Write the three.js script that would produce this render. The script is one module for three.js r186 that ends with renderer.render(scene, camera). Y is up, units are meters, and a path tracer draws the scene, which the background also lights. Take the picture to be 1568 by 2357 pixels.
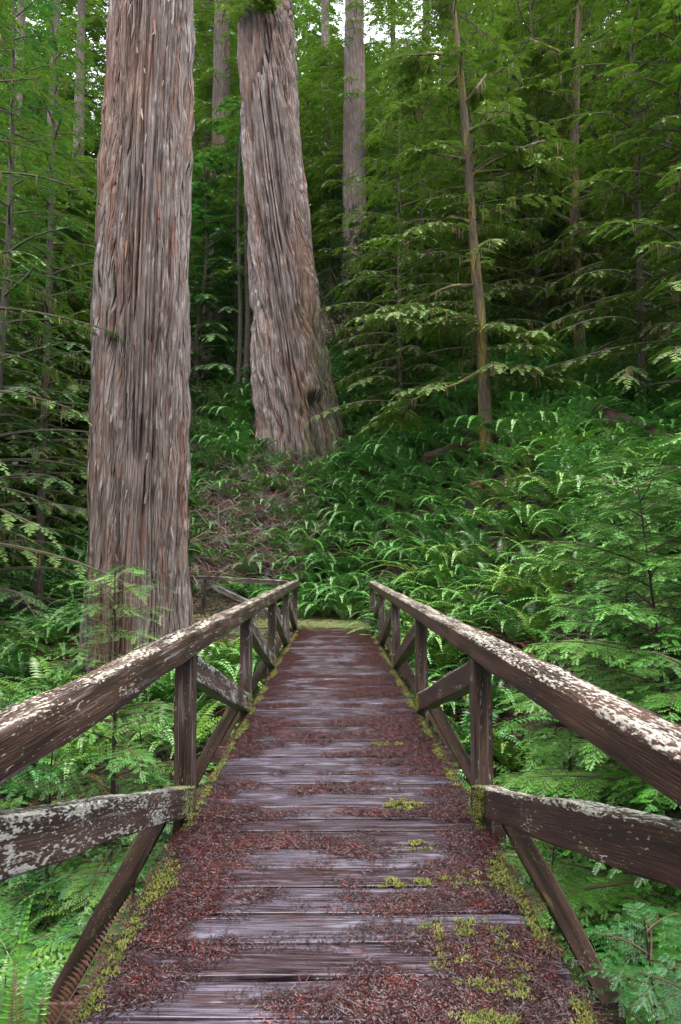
import * as THREE from 'three';
import { mergeGeometries } from 'three/addons/utils/BufferGeometryUtils.js';

// ---------------------------------------------------------------- camera, sky, sun, exposure
const scene = new THREE.Scene();
const camera = new THREE.PerspectiveCamera(73.72, 681 / 1024, 0.05, 600);
camera.rotation.order = 'YXZ';
camera.position.set(0, 1.5, 0);
camera.rotation.y = -0.0095;
camera.rotation.x = 0.0708;
camera.updateMatrixWorld(true);

const renderer = new THREE.WebGLRenderer({ antialias: true });
renderer.toneMapping = THREE.LinearToneMapping;
renderer.toneMappingExposure = 5.9;
renderer.shadowMap.enabled = true;

{ // overcast sky: bright zenith, slightly dimmer towards the horizon, soft cloud unevenness
  const W = 128, H = 64, d = new Float32Array(W * H * 4);
  for (let j = 0; j < H; j++) for (let i = 0; i < W; i++) {
    const el = ((j + 0.5) / H - 0.5) * Math.PI, s = Math.max(0, Math.sin(el));
    const c = 0.45 + 0.75 * s + 0.02 * Math.sin(i / W * Math.PI * 6 + j * 0.4) * (el > 0 ? 1 : 0);
    const k = (j * W + i) * 4;
    d[k] = c * 0.95; d[k + 1] = c * 0.985; d[k + 2] = c * 1.09; d[k + 3] = 1;
  }
  const t = new THREE.DataTexture(d, W, H, THREE.RGBAFormat, THREE.FloatType);
  t.mapping = THREE.EquirectangularReflectionMapping; t.magFilter = THREE.LinearFilter; t.needsUpdate = true;
  scene.background = t; scene.environment = t;
}
const sun = new THREE.DirectionalLight(0xfff4e6, 1.5);
sun.position.set(5, 44, 4); sun.target.position.set(0, 0, -14);
sun.castShadow = true; sun.shadow.radius = 110; sun.shadow.mapSize.set(2048, 2048);
Object.assign(sun.shadow.camera, { left: -45, right: 45, top: 60, bottom: -60, near: 1, far: 160 });
scene.add(sun, sun.target);

// ---------------------------------------------------------------- seeded numbers and noise
let seedState = 7;
const seed = (s) => { seedState = (s * 2654435761 + 12345) >>> 0; };
const rnd = () => { seedState = (seedState + 0x6D2B79F5) | 0; let t = Math.imul(seedState ^ (seedState >>> 15), 1 | seedState); t = (t + Math.imul(t ^ (t >>> 7), 61 | t)) ^ t; return ((t ^ (t >>> 14)) >>> 0) / 4294967296; };
const rr = (a, b) => a + (b - a) * rnd();
const pick = (a) => a[Math.floor(rnd() * a.length)];
const clamp = (x, a = 0, b = 1) => Math.min(b, Math.max(a, x));
const ss = (a, b, x) => { const t = clamp((x - a) / (b - a)); return t * t * (3 - 2 * t); };
const lerp = (a, b, t) => a + (b - a) * t;
const V = (x = 0, y = 0, z = 0) => new THREE.Vector3(x, y, z);
const perm = new Uint8Array(512);
{ seed(99); const p = [...Array(256).keys()]; for (let i = 255; i > 0; i--) { const j = Math.floor(rnd() * (i + 1)); [p[i], p[j]] = [p[j], p[i]]; } for (let i = 0; i < 512; i++) perm[i] = p[i & 255]; }
const fade = (t) => t * t * t * (t * (t * 6 - 15) + 10);
const g3 = (h, x, y, z) => { h &= 15; const u = h < 8 ? x : y, v = h < 4 ? y : h === 12 || h === 14 ? x : z; return ((h & 1) ? -u : u) + ((h & 2) ? -v : v); };
function n3(x, y, z) {
  const X = Math.floor(x), Y = Math.floor(y), Z = Math.floor(z); x -= X; y -= Y; z -= Z;
  const u = fade(x), v = fade(y), w = fade(z), A = perm[X & 255] + (Y & 255), B = perm[(X + 1) & 255] + (Y & 255), z0 = Z & 255, z1 = (Z + 1) & 255;
  const AA = perm[A & 511] , AB = perm[(A + 1) & 511], BA = perm[B & 511], BB = perm[(B + 1) & 511];
  return lerp(lerp(lerp(g3(perm[AA + z0 & 511], x, y, z), g3(perm[BA + z0 & 511], x - 1, y, z), u), lerp(g3(perm[AB + z0 & 511], x, y - 1, z), g3(perm[BB + z0 & 511], x - 1, y - 1, z), u), v),
    lerp(lerp(g3(perm[AA + z1 & 511], x, y, z - 1), g3(perm[BA + z1 & 511], x - 1, y, z - 1), u), lerp(g3(perm[AB + z1 & 511], x, y - 1, z - 1), g3(perm[BB + z1 & 511], x - 1, y - 1, z - 1), u), v), w);
}
function pn(x, y, px, py, s) { // periodic gradient noise
  const X = Math.floor(x), Y = Math.floor(y), fx = x - X, fy = y - Y, m = (a, p) => ((a % p) + p) % p;
  const h = (i, j) => perm[(perm[(m(i, px) + s * 17) & 255] + m(j, py) * 3 + s * 31) & 511];
  const g = (i, j, dx, dy) => { const a = h(i, j) / 256 * Math.PI * 2; return Math.cos(a) * dx + Math.sin(a) * dy; };
  const u = fade(fx), v = fade(fy);
  return 1.4 * lerp(lerp(g(X, Y, fx, fy), g(X + 1, Y, fx - 1, fy), u), lerp(g(X, Y + 1, fx, fy - 1), g(X + 1, Y + 1, fx - 1, fy - 1), u), v);
}
function pf(u, v, fx, fy, oct, s) { let a = 0, k = 1, t = 0; for (let o = 0; o < oct; o++) { a += k * pn(u * fx, v * fy, fx, fy, s + o); t += k; k *= 0.55; fx *= 2; fy *= 2; } return a / t; }
const f3 = (x, y, z, oct = 3) => { let a = 0, k = 1, t = 0; for (let o = 0; o < oct; o++) { a += k * n3(x, y, z); t += k; k *= 0.5; x *= 2.03; y *= 2.03; z *= 2.03; } return a / t; };

// a pixel of the photograph (counted on a 1568 wide copy) at a depth along the bridge -> a place in the world
function at(px, py, d) {
  const v = V((px - 784) / 1572, -(py - 1178.5) / 1572, -1).applyQuaternion(camera.quaternion);
  return v.multiplyScalar(d / -v.z).add(camera.position);
}

// ---------------------------------------------------------------- names, labels, meshes
const taken = {};
function numbered(name) { const n = taken[name] = (taken[name] ?? -1) + 1; return n ? `${name}_${String(n).padStart(3, '0')}` : name; }
function tag(o, label, category, group, kind) { if (label) o.userData.label = label; if (category) o.userData.category = category; if (group) o.userData.group = group; if (kind) o.userData.kind = kind; return o; }
function mesh(name, g, m, parent) { const o = new THREE.Mesh(g, m); o.name = parent === scene ? numbered(name) : name; o.castShadow = o.receiveShadow = true; parent.add(o); return o; }
function thing(name, label, category, p, turn = 0, group) { const o = new THREE.Group(); o.name = numbered(name); scene.add(o); if (p) o.position.set(p.x, p.y, p.z); o.rotation.y = turn; return tag(o, label, category, group); }
function copyOf(root, name, p, turn, scale, label, group) {
  const c = root.clone(); c.name = numbered(name); scene.add(c); c.position.copy(p); c.rotation.y = turn; c.scale.setScalar(scale);
  c.userData = { ...root.userData }; if (label) c.userData.label = label; if (group) c.userData.group = group; return c;
}

// ---------------------------------------------------------------- textures
function tex(w, h, f, srgb, rep) {
  const d = new Uint8Array(w * h * 4), c = [0, 0, 0];
  for (let j = 0; j < h; j++) for (let i = 0; i < w; i++) { f((i + 0.5) / w, (j + 0.5) / h, c); const k = (j * w + i) * 4; for (let q = 0; q < 3; q++) d[k + q] = clamp(c[q]) * 255; d[k + 3] = 255; }
  const t = new THREE.DataTexture(d, w, h); t.wrapS = t.wrapT = THREE.RepeatWrapping; t.magFilter = THREE.LinearFilter; t.minFilter = THREE.LinearMipmapLinearFilter; t.generateMipmaps = true;
  if (srgb) t.colorSpace = THREE.SRGBColorSpace; t.needsUpdate = true; if (rep) t.repeat.set(...rep); return t;
}
const toS = (x) => x <= 0.0031308 ? x * 12.92 : 1.055 * Math.pow(x, 1 / 2.4) - 0.055;
const mixc = (a, b, t) => [lerp(a[0], b[0], t), lerp(a[1], b[1], t), lerp(a[2], b[2], t)];
// three maps out of one field: f(u, v) -> { c: linear colour, r: roughness, b: height 0..1 }
function surface(w, h, f, rep) {
  const n = w * h, col = new Uint8Array(n * 4), rou = new Uint8Array(n * 4), bum = new Uint8Array(n * 4);
  for (let j = 0; j < h; j++) for (let i = 0; i < w; i++) {
    const o = f((i + 0.5) / w, (j + 0.5) / h), k = (j * w + i) * 4;
    for (let q = 0; q < 3; q++) { col[k + q] = clamp(toS(Math.max(0, o.c[q]))) * 255; rou[k + q] = clamp(o.r) * 255; bum[k + q] = clamp(o.b) * 255; }
    col[k + 3] = rou[k + 3] = bum[k + 3] = 255;
  }
  const mk = (d, s) => { const t = new THREE.DataTexture(d, w, h); t.wrapS = t.wrapT = THREE.RepeatWrapping; t.magFilter = THREE.LinearFilter; t.generateMipmaps = true; t.minFilter = THREE.LinearMipmapLinearFilter; if (s) t.colorSpace = THREE.SRGBColorSpace; if (rep) t.repeat.set(...rep); t.needsUpdate = true; return t; };
  return { map: mk(col, true), roughnessMap: mk(rou), bumpMap: mk(bum) };
}
// weathered timber: u runs along the member (2.4 m), v once round it (top 0-0.25, outer side, underside, inner side)
function timber(s, { base, alt, lichenTop, lichenSide, lichenColor = [0.3, 0.29, 0.26], bleach = 0, green = 0, wet = 0.42, fine = 0 }) {
  return surface(1024, 512, (u, v) => {
    const grain = pf(u, v, 6, 90, 3, s), slow = pf(u, v, 3, 6, 3, s + 5), fib = pf(u, v, 24, 128, 2, s + 9);
    let c = mixc(base, alt, clamp(0.42 + 1.3 * slow + 0.8 * grain)), b = 0.45 + 0.35 * grain + 0.2 * fib, r = wet + 0.16 * grain + 0.1 * slow;
    const split = ss(0.05, 0, Math.abs(pf(u, v, 3, 26, 2, s + 43))) * ss(0, 0.3, pf(u, v, 5, 4, 2, s + 47)); c = c.map((x) => x * (1 + 0.6 * fib)); b -= 0.4 * split;
    const top = 1 - ss(0.235, 0.275, v) + ss(0.975, 1, v);
    if (bleach) { const k = ss(0.05, 0.5, pf(u, v, 4, 20, 3, s + 13) + bleach - 0.3 + 0.25 * grain); c = mixc(c, [0.16, 0.145, 0.15], k * 0.8); }
    if (green) { const k = ss(0.1, 0.4, pf(u, v, 9, 12, 3, s + 19) + green - 0.35); c = mixc(c, [0.11, 0.12, 0.02], k * 0.7); r = lerp(r, 0.9, k); }
    const spot = 0.8 * pf(u, v, 50, 40, 4, s + 23) + 0.5 * pf(u, v, 6, 7, 2, s + 29) , dots = pf(u, v, 90, 72, 2, s + 31) + 0.3 * pf(u, v, 7, 5, 2, s + 33);
    const amount = lerp(lichenSide, lichenTop, clamp(top));
    const rag = 0.16 * pf(u, v, 128, 96, 2, s + 41); let k = ss(-0.02, 0.16, spot - 0.62 + amount + rag) * 0.95; k = Math.max(k, ss(0, 0.14, dots - 0.8 + amount * 0.75 + fine) * 0.8);
    if (k > 0) { const sp = 0.8 + 0.5 * pf(u, v, 110, 90, 2, s + 37) + 0.35 * pf(u, v, 18, 14, 2, s + 39); c = mixc(c, lichenColor.map((x) => x * sp), k); r = lerp(r, 0.95, k); b = lerp(b, 0.9, k * 0.7); }
    return { c, r, b };
  });
}
const std = (o) => new THREE.MeshStandardMaterial({ side: THREE.DoubleSide, ...o });
const phy = (o) => new THREE.MeshPhysicalMaterial({ side: THREE.DoubleSide, ...o });
const M = {
  railLeft: std({ ...timber(1, { base: [0.0106, 0.00545, 0.00363], alt: [0.0688, 0.0344, 0.0234], lichenTop: 0.56, lichenSide: 0.38, bleach: 0.22, lichenColor: [0.36, 0.32, 0.25] }), bumpScale: 0.004 }),
  railRight: std({ ...timber(2, { base: [0.0121, 0.00514, 0.00333], alt: [0.0722, 0.031, 0.0192], lichenTop: 0.6, lichenSide: 0.24, bleach: 0.06, lichenColor: [0.33, 0.31, 0.26] }), bumpScale: 0.004 }),
  braceLeft: std({ ...timber(3, { base: [0.0106, 0.00666, 0.00484], alt: [0.0585, 0.0344, 0.0248], lichenTop: 0.6, lichenSide: 0.55, bleach: 0.12, lichenColor: [0.33, 0.33, 0.3] }), bumpScale: 0.004 }),
  braceRight: std({ ...timber(4, { base: [0.0106, 0.00484, 0.00333], alt: [0.0585, 0.0248, 0.0165], lichenTop: 0.68, lichenSide: 0.28, green: 0.12, lichenColor: [0.34, 0.33, 0.27] }), bumpScale: 0.004 }),
  post: std({ ...timber(5, { base: [0.0106, 0.00605, 0.00424], alt: [0.0688, 0.0379, 0.0275], lichenTop: 0.34, lichenSide: 0.34, bleach: 0.24, green: 0.05, fine: 0.08 }), bumpScale: 0.004 }),
  strut: std({ ...timber(6, { base: [0.0106, 0.00605, 0.00424], alt: [0.0688, 0.0379, 0.0275], lichenTop: 0.1, lichenSide: 0.1, fine: 0.3, green: 0.12, lichenColor: [0.3, 0.3, 0.26], wet: 0.6 }), bumpScale: 0.003 }),
};
const plankMaps = [11, 12].map((s) => surface(1024, 256, (u, v) => {
  const warp = 0.05 * pf(u, v, 3, 2, 2, s), ring = pf(u, v + warp, 2, 22, 3, s + 1), fib = pf(u, v + warp, 10, 64, 3, s + 2), slow = pf(u, v, 4, 3, 3, s + 3), wear = pf(u, v, 7, 8, 4, s + 4);
  let c = mixc([0.022, 0.014, 0.016], [0.11, 0.098, 0.125], clamp(0.42 + 0.85 * ring + 0.8 * fib));
  c = mixc(c, [0.04, 0.02, 0.016], ss(0.05, 0.4, slow) * 0.7);
  c = mixc(c, [0.16, 0.15, 0.19], ss(0.15, 0.4, wear) * 0.7);
  return { c: c.map((x) => x * (1 + 0.3 * fib)), r: 0.27 + 0.3 * wear + 0.25 * fib, b: 0.5 + 0.45 * ring + 0.35 * fib + 0.1 * wear };
}));
M.planks = [[0.9, 0.88, 0.9], [0.72, 0.66, 0.68], [1.0, 0.96, 1.0], [0.6, 0.48, 0.48]].map((c, i) => std({ ...plankMaps[i % 2], bumpScale: 0.005, color: new THREE.Color().setRGB(...c) }));
const barkMaps = surface(1024, 1024, (u, v) => { // 1.6 m round by 3.2 m up
  const w = 0.012 * pf(u, v, 5, 3, 2, 40), a = pf(u + w, v, 30, 3, 3, 41), f = pf(u + w * 0.6, v, 128, 9, 3, 42), red = pf(u + w, v, 12, 1, 3, 43), pale = pf(u + w, v, 26, 6, 4, 44), crack = Math.abs(pf(u + w * 0.8, v, 40, 2, 2, 45)), fleck = pf(u, v, 90, 40, 2, 46);
  let c = mixc([0.076, 0.05, 0.04], [0.178, 0.143, 0.13], clamp(0.5 + 0.8 * a + 0.4 * f));
  c = mixc(c, [0.115, 0.042, 0.022], ss(0.05, 0.4, red) * 0.75);
  c = mixc(c, [0.27, 0.25, 0.25], ss(0.14, 0.42, pale + 0.1 * fleck) * 0.6);
  return { c: c.map((x) => x * (1 + 0.24 * f + 0.1 * fleck)), r: 0.85, b: 0.3 + 0.25 * a + 0.35 * f + 0.06 * fleck + 0.6 * ss(0, 0.16, crack) };
});
M.bark = std({ ...barkMaps, bumpScale: 0.06, vertexColors: true, roughness: 1 });
const darkBarkMaps = surface(512, 512, (u, v) => { const a = pf(u, v, 16, 5, 3, 50), f = pf(u, v, 48, 14, 3, 51); return { c: mixc([0.026, 0.019, 0.014], [0.08, 0.064, 0.052], clamp(0.5 + a + 0.7 * f)), r: 0.9, b: 0.5 + 0.5 * a + 0.4 * f }; });
M.darkBark = std({ ...darkBarkMaps, bumpScale: 0.02, vertexColors: true });
const soil = surface(1024, 1024, (u, v) => {
  const a = pf(u, v, 8, 8, 5, 60), f = pf(u, v, 90, 90, 3, 61), g = pf(u, v, 12, 12, 4, 62);
  let c = mixc([0.014, 0.009, 0.006], [0.055, 0.03, 0.018], clamp(0.45 + 0.8 * a + 0.9 * f)); c = mixc(c, [0.035, 0.06, 0.008], ss(0.0, 0.3, g) * 0.7);
  return { c, r: 0.85, b: 0.5 + 0.3 * a + 0.6 * f };
});
M.soil = std({ ...soil, bumpScale: 0.05 });
M.leafGloss = phy({ vertexColors: true, roughness: 0.36, ior: 1.5 });
M.fern = phy({ vertexColors: true, roughness: 0.27, ior: 1.55 });
M.leafSoft = phy({ vertexColors: true, roughness: 0.92, transmission: 0.3, thickness: 0, specularIntensity: 0.5 });
M.conifer = phy({ vertexColors: true, roughness: 0.8, transmission: 0.35, thickness: 0, ior: 1.45, specularIntensity: 0.5 });
M.twig = std({ vertexColors: true, roughness: 0.8 });
M.litter = std({ vertexColors: true, roughness: 0.36 });
M.moss = std({ vertexColors: true, roughness: 0.9 });

// ---------------------------------------------------------------- geometry of loose faces
class Faces {
  constructor() { this.p = []; this.c = []; }
  tri(a, b, c, col) { this.p.push(a.x, a.y, a.z, b.x, b.y, b.z, c.x, c.y, c.z); for (let i = 0; i < 3; i++) this.c.push(col[0], col[1], col[2]); }
  quad(a, b, c, d, col) { this.tri(a, b, c, col); this.tri(a, c, d, col); }
  leaf(o, dir, side, len, wid, col, droop = 0) { // lens-shaped blade: base, two shoulders, tip
    const m = o.clone().addScaledVector(dir, len * 0.45), t = o.clone().addScaledVector(dir, len); t.y -= droop * len;
    this.quad(o, m.clone().addScaledVector(side, wid / 2), t, m.clone().addScaledVector(side, -wid / 2), col);
  }
  tube(pts, radii, col, n = 5) {
    const rings = pts.map((p, i) => {
      const d = pts[Math.min(i + 1, pts.length - 1)].clone().sub(pts[Math.max(i - 1, 0)]).normalize();
      const a = (Math.abs(d.y) < 0.9 ? V(0, 1, 0) : V(1, 0, 0)).cross(d).normalize(), b = d.clone().cross(a), r = Array.isArray(radii) ? radii[i] : radii;
      return Array.from({ length: n }, (_, k) => { const t = k / n * Math.PI * 2; return p.clone().addScaledVector(a, Math.cos(t) * r).addScaledVector(b, Math.sin(t) * r); });
    });
    for (let i = 0; i + 1 < rings.length; i++) for (let k = 0; k < n; k++) { const l = (k + 1) % n, c = typeof col === 'function' ? col() : col; this.quad(rings[i][k], rings[i][l], rings[i + 1][l], rings[i + 1][k], c); }
  }
  get count() { return this.p.length / 9; }
  build() { const g = new THREE.BufferGeometry(); g.setAttribute('position', new THREE.Float32BufferAttribute(this.p, 3)); g.setAttribute('color', new THREE.Float32BufferAttribute(this.c, 3)); g.computeVertexNormals(); return g; }
}
const vary = (c, k = 0.25) => { const s = 1 + rr(-k, k); return [c[0] * s * (1 + rr(-k, k) * 0.5), c[1] * s, c[2] * s * (1 + rr(-k, k) * 0.5)]; };

// ---------------------------------------------------------------- ground
const END = 15.2; // depth of the far end of the bridge
function toe(x) { return x > 0.9 ? Math.max(8.6, 17 - 2.1 * (x - 0.9)) : x < -3 ? 17 + Math.min(16, (-3 - x) * 0.9) : 17; }
function H(x, d) {
  let gully = d < 4.5 ? lerp(-0.5, -2.9, ss(-2.5, 4, d)) : lerp(-2.9, -0.1, ss(8.5, 14.6, d));
  if (x < -3) gully = Math.min(gully, lerp(gully, -2.2 + 0.11 * Math.max(0, d - 10), ss(-3, -7, x)));
  const s = d - toe(x), slope = s > 0 ? lerp(0.86, 0.64, ss(0.5, 3.5, x)) * s - 0.9 * (1 - Math.exp(-s / 2)) - 0.008 * Math.max(0, s - 14) ** 2 * (s < 40 ? 1 : 0) - (s >= 40 ? 0.008 * 26 * 26 + 0.25 * (s - 40) : 0) : -0.02 - 0.05 * -s;
  const k = 0.5, e = clamp(0.5 + 0.5 * (slope - gully) / k); let h = lerp(gully, slope, e) + k * e * (1 - e);
  if (s <= 0) h = gully;
  const landing = ss(13.5, 15, d) * (1 - ss(16.6, 18, d)) * ss(-9, -4, x) * (1 - ss(1.2, 2, x));
  const bumps = 0.28 * f3(x * 0.45, d * 0.45, 3.1, 3) + 0.09 * f3(x * 1.7, d * 1.7, 9.1, 2);
  h += bumps * (1 - 0.8 * landing);
  return lerp(h, -0.06 + Math.max(0, -x - 1.5) * 0.06 + bumps * 0.12, landing * (s <= 0.8 ? 1 : 0.5));
}
function hitGround(px, py, d0 = 3) { // where the sight line through a pixel meets the ground
  let p = at(px, py, d0);
  for (let d = d0; d < 70; d += 0.1) { p = at(px, py, d); if (p.y < H(p.x, d)) break; }
  return V(p.x, H(p.x, -p.z), p.z);
}
const onGround = (x, d, sink = 0.04) => V(x, H(x, d) - sink, -d);
{
  const xs = [], ds = [];
  for (let x = -90; x <= 90; x += Math.abs(x) < 12 ? 0.22 : Math.abs(x) < 26 ? 0.7 : 4) xs.push(x);
  for (let d = -30; d <= 120; d += d > 0 && d < 30 ? 0.22 : d > -6 && d < 50 ? 0.7 : 4) ds.push(d);
  const p = [], uv = [], idx = [], nx = xs.length;
  for (const d of ds) for (const x of xs) { p.push(x, H(x, d), -d); uv.push(x / 3, d / 3); }
  for (let j = 0; j + 1 < ds.length; j++) for (let i = 0; i + 1 < nx; i++) { const a = j * nx + i; idx.push(a, a + 1, a + nx + 1, a, a + nx + 1, a + nx); }
  const g = new THREE.BufferGeometry(); g.setAttribute('position', new THREE.Float32BufferAttribute(p, 3)); g.setAttribute('uv', new THREE.Float32BufferAttribute(uv, 2)); g.setIndex(idx); g.computeVertexNormals();
  tag(mesh('ground', g, M.soil, scene), 'dark forest floor rising from the gully into a steep fern slope', 'ground', null, 'structure');
}

// ---------------------------------------------------------------- footbridge
const bridge = thing('footbridge', 'weathered wooden footbridge with lichen covered handrails, planks and diagonal braces', 'footbridge', V(0, 0, 0));
const POSTS = [-1.2, 1.5, 4.21, 6.98, 9.68, 12.35, 15.0];
const wide = (d) => lerp(0.84, 0.79, clamp((d - 4) / 11)); // half width of the deck at a depth
// a squared timber from a to b: chamfered, slightly uneven; uv: u along (2.4 m), v round it from the top
function timberGeo(a, b, w, h, up = V(0, 1, 0), { wob = 0.006, seg = 0.25, u0 = rnd(), round = 0.18 } = {}) {
  const dir = b.clone().sub(a), L = dir.length(); dir.normalize();
  const side = dir.clone().cross(up).normalize(), top = side.clone().cross(dir).normalize();
  const n = Math.max(2, Math.round(L / seg)), c = round * Math.min(w, h) * 0.5, prof = [];
  const X = w / 2, Y = h / 2;
  const corner = (cx, cy, a0) => { for (let k = 0; k <= 2; k++) { const t = a0 + k * Math.PI / 4; prof.push([cx + Math.cos(t) * c, cy + Math.sin(t) * c]); } };
  corner(X - c, Y - c, 0); const tr = prof.splice(0).reverse(); corner(X - c, -Y + c, -Math.PI / 2); const br = prof.splice(0).reverse(); corner(-X + c, -Y + c, Math.PI); const bl = prof.splice(0).reverse(); corner(-X + c, Y - c, Math.PI / 2); const tl = prof.splice(0).reverse();
  const P = [...tl, ...tr, ...br, ...bl, tl[0]];
  const per = [0]; for (let i = 1; i < P.length; i++) per.push(per[i - 1] + Math.hypot(P[i][0] - P[i - 1][0], P[i][1] - P[i - 1][1])); const T = per[per.length - 1];
  const pos = [], uv = [], idx = [], s = rr(0, 90);
  for (let i = 0; i <= n; i++) {
    const t = i / n, o = a.clone().lerp(b, t), end = i === 0 || i === n ? 0.985 : 1;
    P.forEach(([x, y], k) => {
      const kk = k === P.length - 1 ? 0 : k, e = 1 + wob / Math.min(w, h) * 4 * n3(t * L * 2.2 + s, kk * 0.35, s);
      const p = o.clone().addScaledVector(side, x * e * end + wob * n3(t * L * 1.1 + s, 5, 1)).addScaledVector(top, y * e * end + wob * n3(t * L * 1.1 + s, 9, 4));
      pos.push(p.x, p.y, p.z); uv.push(u0 + t * L / 2.4, per[k] / T);
    });
  }
  const m = P.length;
  for (let i = 0; i < n; i++) for (let k = 0; k + 1 < m; k++) { const A = i * m + k; idx.push(A, A + 1, A + m + 1, A, A + m + 1, A + m); }
  for (const e of [0, n]) { // end grain
    const base = pos.length / 3; let c0 = V(); for (let k = 0; k + 1 < m; k++) c0.add(V(pos[(e * m + k) * 3], pos[(e * m + k) * 3 + 1], pos[(e * m + k) * 3 + 2])); c0.multiplyScalar(1 / (m - 1));
    pos.push(c0.x, c0.y, c0.z); uv.push(u0 + 0.3, 0.55);
    for (let k = 0; k < m; k++) { pos.push(pos[(e * m + k) * 3], pos[(e * m + k) * 3 + 1], pos[(e * m + k) * 3 + 2]); uv.push(u0 + 0.3 + P[k][0] * 0.4, 0.55 + P[k][1] * 0.4); }
    for (let k = 0; k + 1 < m; k++) e ? idx.push(base, base + k + 1, base + k + 2) : idx.push(base, base + k + 2, base + k + 1);
  }
  const g = new THREE.BufferGeometry(); g.setAttribute('position', new THREE.Float32BufferAttribute(pos, 3)); g.setAttribute('uv', new THREE.Float32BufferAttribute(uv, 2)); g.setIndex(idx);
  g.computeVertexNormals(); return g;
}
const plankTop = []; // { d0, d1, y, open } of each plank, for the litter that lies on them
{
  seed(21);
  let d = -2.4, i = 0;
  while (d < END) {
    const w = rr(0.185, 0.235), gap = rr(0.012, 0.024), n = 12, hw = wide(d) + rr(-0.015, 0.02), off = rr(-0.015, 0.015), y = rr(-0.005, 0.004), tilt = rr(-0.006, 0.006), s = i * 3.7;
    const pos = [], uv = [], idx = [], us = rnd(), vs = rnd();
    // section: top face with worn, rounded arrises
    const sec = [[0, -0.045], [0, -0.0016], [0.008, -0.0004], [0.07, 0], [0.5, -0.0015], [0.93, 0], [0.992, -0.0004], [1, -0.0016], [1, -0.045]];
    for (let k = 0; k <= n; k++) {
      const t = k / n, x = lerp(-hw, hw, t) + off;
      const e0 = 0.008 * n3(x * 3 + s, 1, s) + 0.003 * n3(x * 14, 2, s), e1 = 0.008 * n3(x * 3 + s, 7, s) + 0.003 * n3(x * 14, 8, s), wear = 0.004 * n3(x * 2, s, 3);
      sec.forEach(([f, h]) => { pos.push(x + (k === 0 || k === n ? 0.012 * n3(f * 3, s, k) : 0), y + h + wear + tilt * (f - 0.5) * 2, -(d + e0 + f * (w - gap + e1 - e0))); uv.push(us + x / 1.9, vs + (f * w + (h < -0.02 ? 0.04 : 0)) / 0.45); });
    }
    const m = sec.length;
    for (let k = 0; k < n; k++) for (let q = 0; q + 1 < m; q++) { const a = k * m + q; idx.push(a, a + m, a + m + 1, a, a + m + 1, a + 1); }
    for (let k = 0; k < n; k++) { const a = k * m; idx.push(a, a + m - 1, a + 2 * m - 1, a, a + 2 * m - 1, a + m); }
    for (const e of [0, n]) for (let q = 1; q + 1 < m; q++) e ? idx.push(e * m, e * m + q, e * m + q + 1) : idx.push(0, q + 1, q);
    const g = new THREE.BufferGeometry(); g.setAttribute('position', new THREE.Float32BufferAttribute(pos, 3)); g.setAttribute('uv', new THREE.Float32BufferAttribute(uv, 2)); g.setIndex(idx); const flat = g.toNonIndexed(); flat.computeVertexNormals();
    mesh('plank', flat, M.planks[Math.floor(rnd() * 4)], bridge);
    plankTop.push({ d0: d, d1: d + w, y, open: rnd() });
    d += w; i++;
  }
  // bearers, cross beams and outriggers
  for (const x of [-0.55, 0.55]) mesh('bearer', timberGeo(V(x, -0.43, 2.6), V(x, -0.43, -END - 0.2), 0.26, 0.72), M.strut, bridge);
  const railTop = { '-1': 1.07, 1: 1.045 };
  for (const d of POSTS) {
    if (d > 14 || d < 0) continue;
    mesh('cross_beam', timberGeo(V(-1.7, -1.17, -d - 0.02), V(1.7, -1.17, -d - 0.02), 0.15, 0.22), M.strut, bridge);
  }
  for (const s of [-1, 1]) {
    const rail = s < 0 ? M.railLeft : M.railRight, brace = s < 0 ? M.braceLeft : M.braceRight, top = railTop[s];
    const X = (d) => s * (wide(d) + 0.055);
    POSTS.forEach((d, i) => {
      const foot = d > 14 ? -0.12 : -0.42;
      mesh('post', timberGeo(V(X(d), foot, -d), V(X(d) + rr(-0.006, 0.006), top - 0.14, -d), 0.115, 0.115, V(0, 0, 1)), M.post, bridge);
      if (d > 0 && d < 14) mesh('outrigger', timberGeo(V(X(d) + s * 0.72, -1.055, -d - 0.02), V(X(d) + s * 0.085, 0.1, -d - 0.02), 0.12, 0.14, V(0, 0, 1)), M.strut, bridge);
      if (i + 1 < POSTS.length) { // brace from under the rail at this post to the foot of the next
        const e = POSTS[i + 1], far = i >= 4, a = V(X(d) - s * 0.0, top - 0.235, -d - 0.075), b = V(X(e), 0.085, -e + 0.07);
        mesh('brace', timberGeo(a, b, 0.105, 0.155, V(0, 1, 0), { u0: 0.13 * i }), brace, bridge);
      }
    });
    const joints = s < 0 ? [-2.2, 4.3, 9.75, 15.25] : [-2.2, 4.9, 9.9, 15.25];
    for (let i = 0; i + 1 < joints.length; i++) mesh('handrail', timberGeo(V(X(joints[i]), top - 0.07 + rr(-0.004, 0.004), -joints[i] - 0.002), V(X(joints[i + 1]), top - 0.07 + rr(-0.004, 0.004), -joints[i + 1] + 0.002), 0.15, 0.14, V(0, 1, 0), { wob: 0.006, seg: 0.2, u0: i * 0.37, round: 0.34 }), rail, bridge);
  }
}
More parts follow.
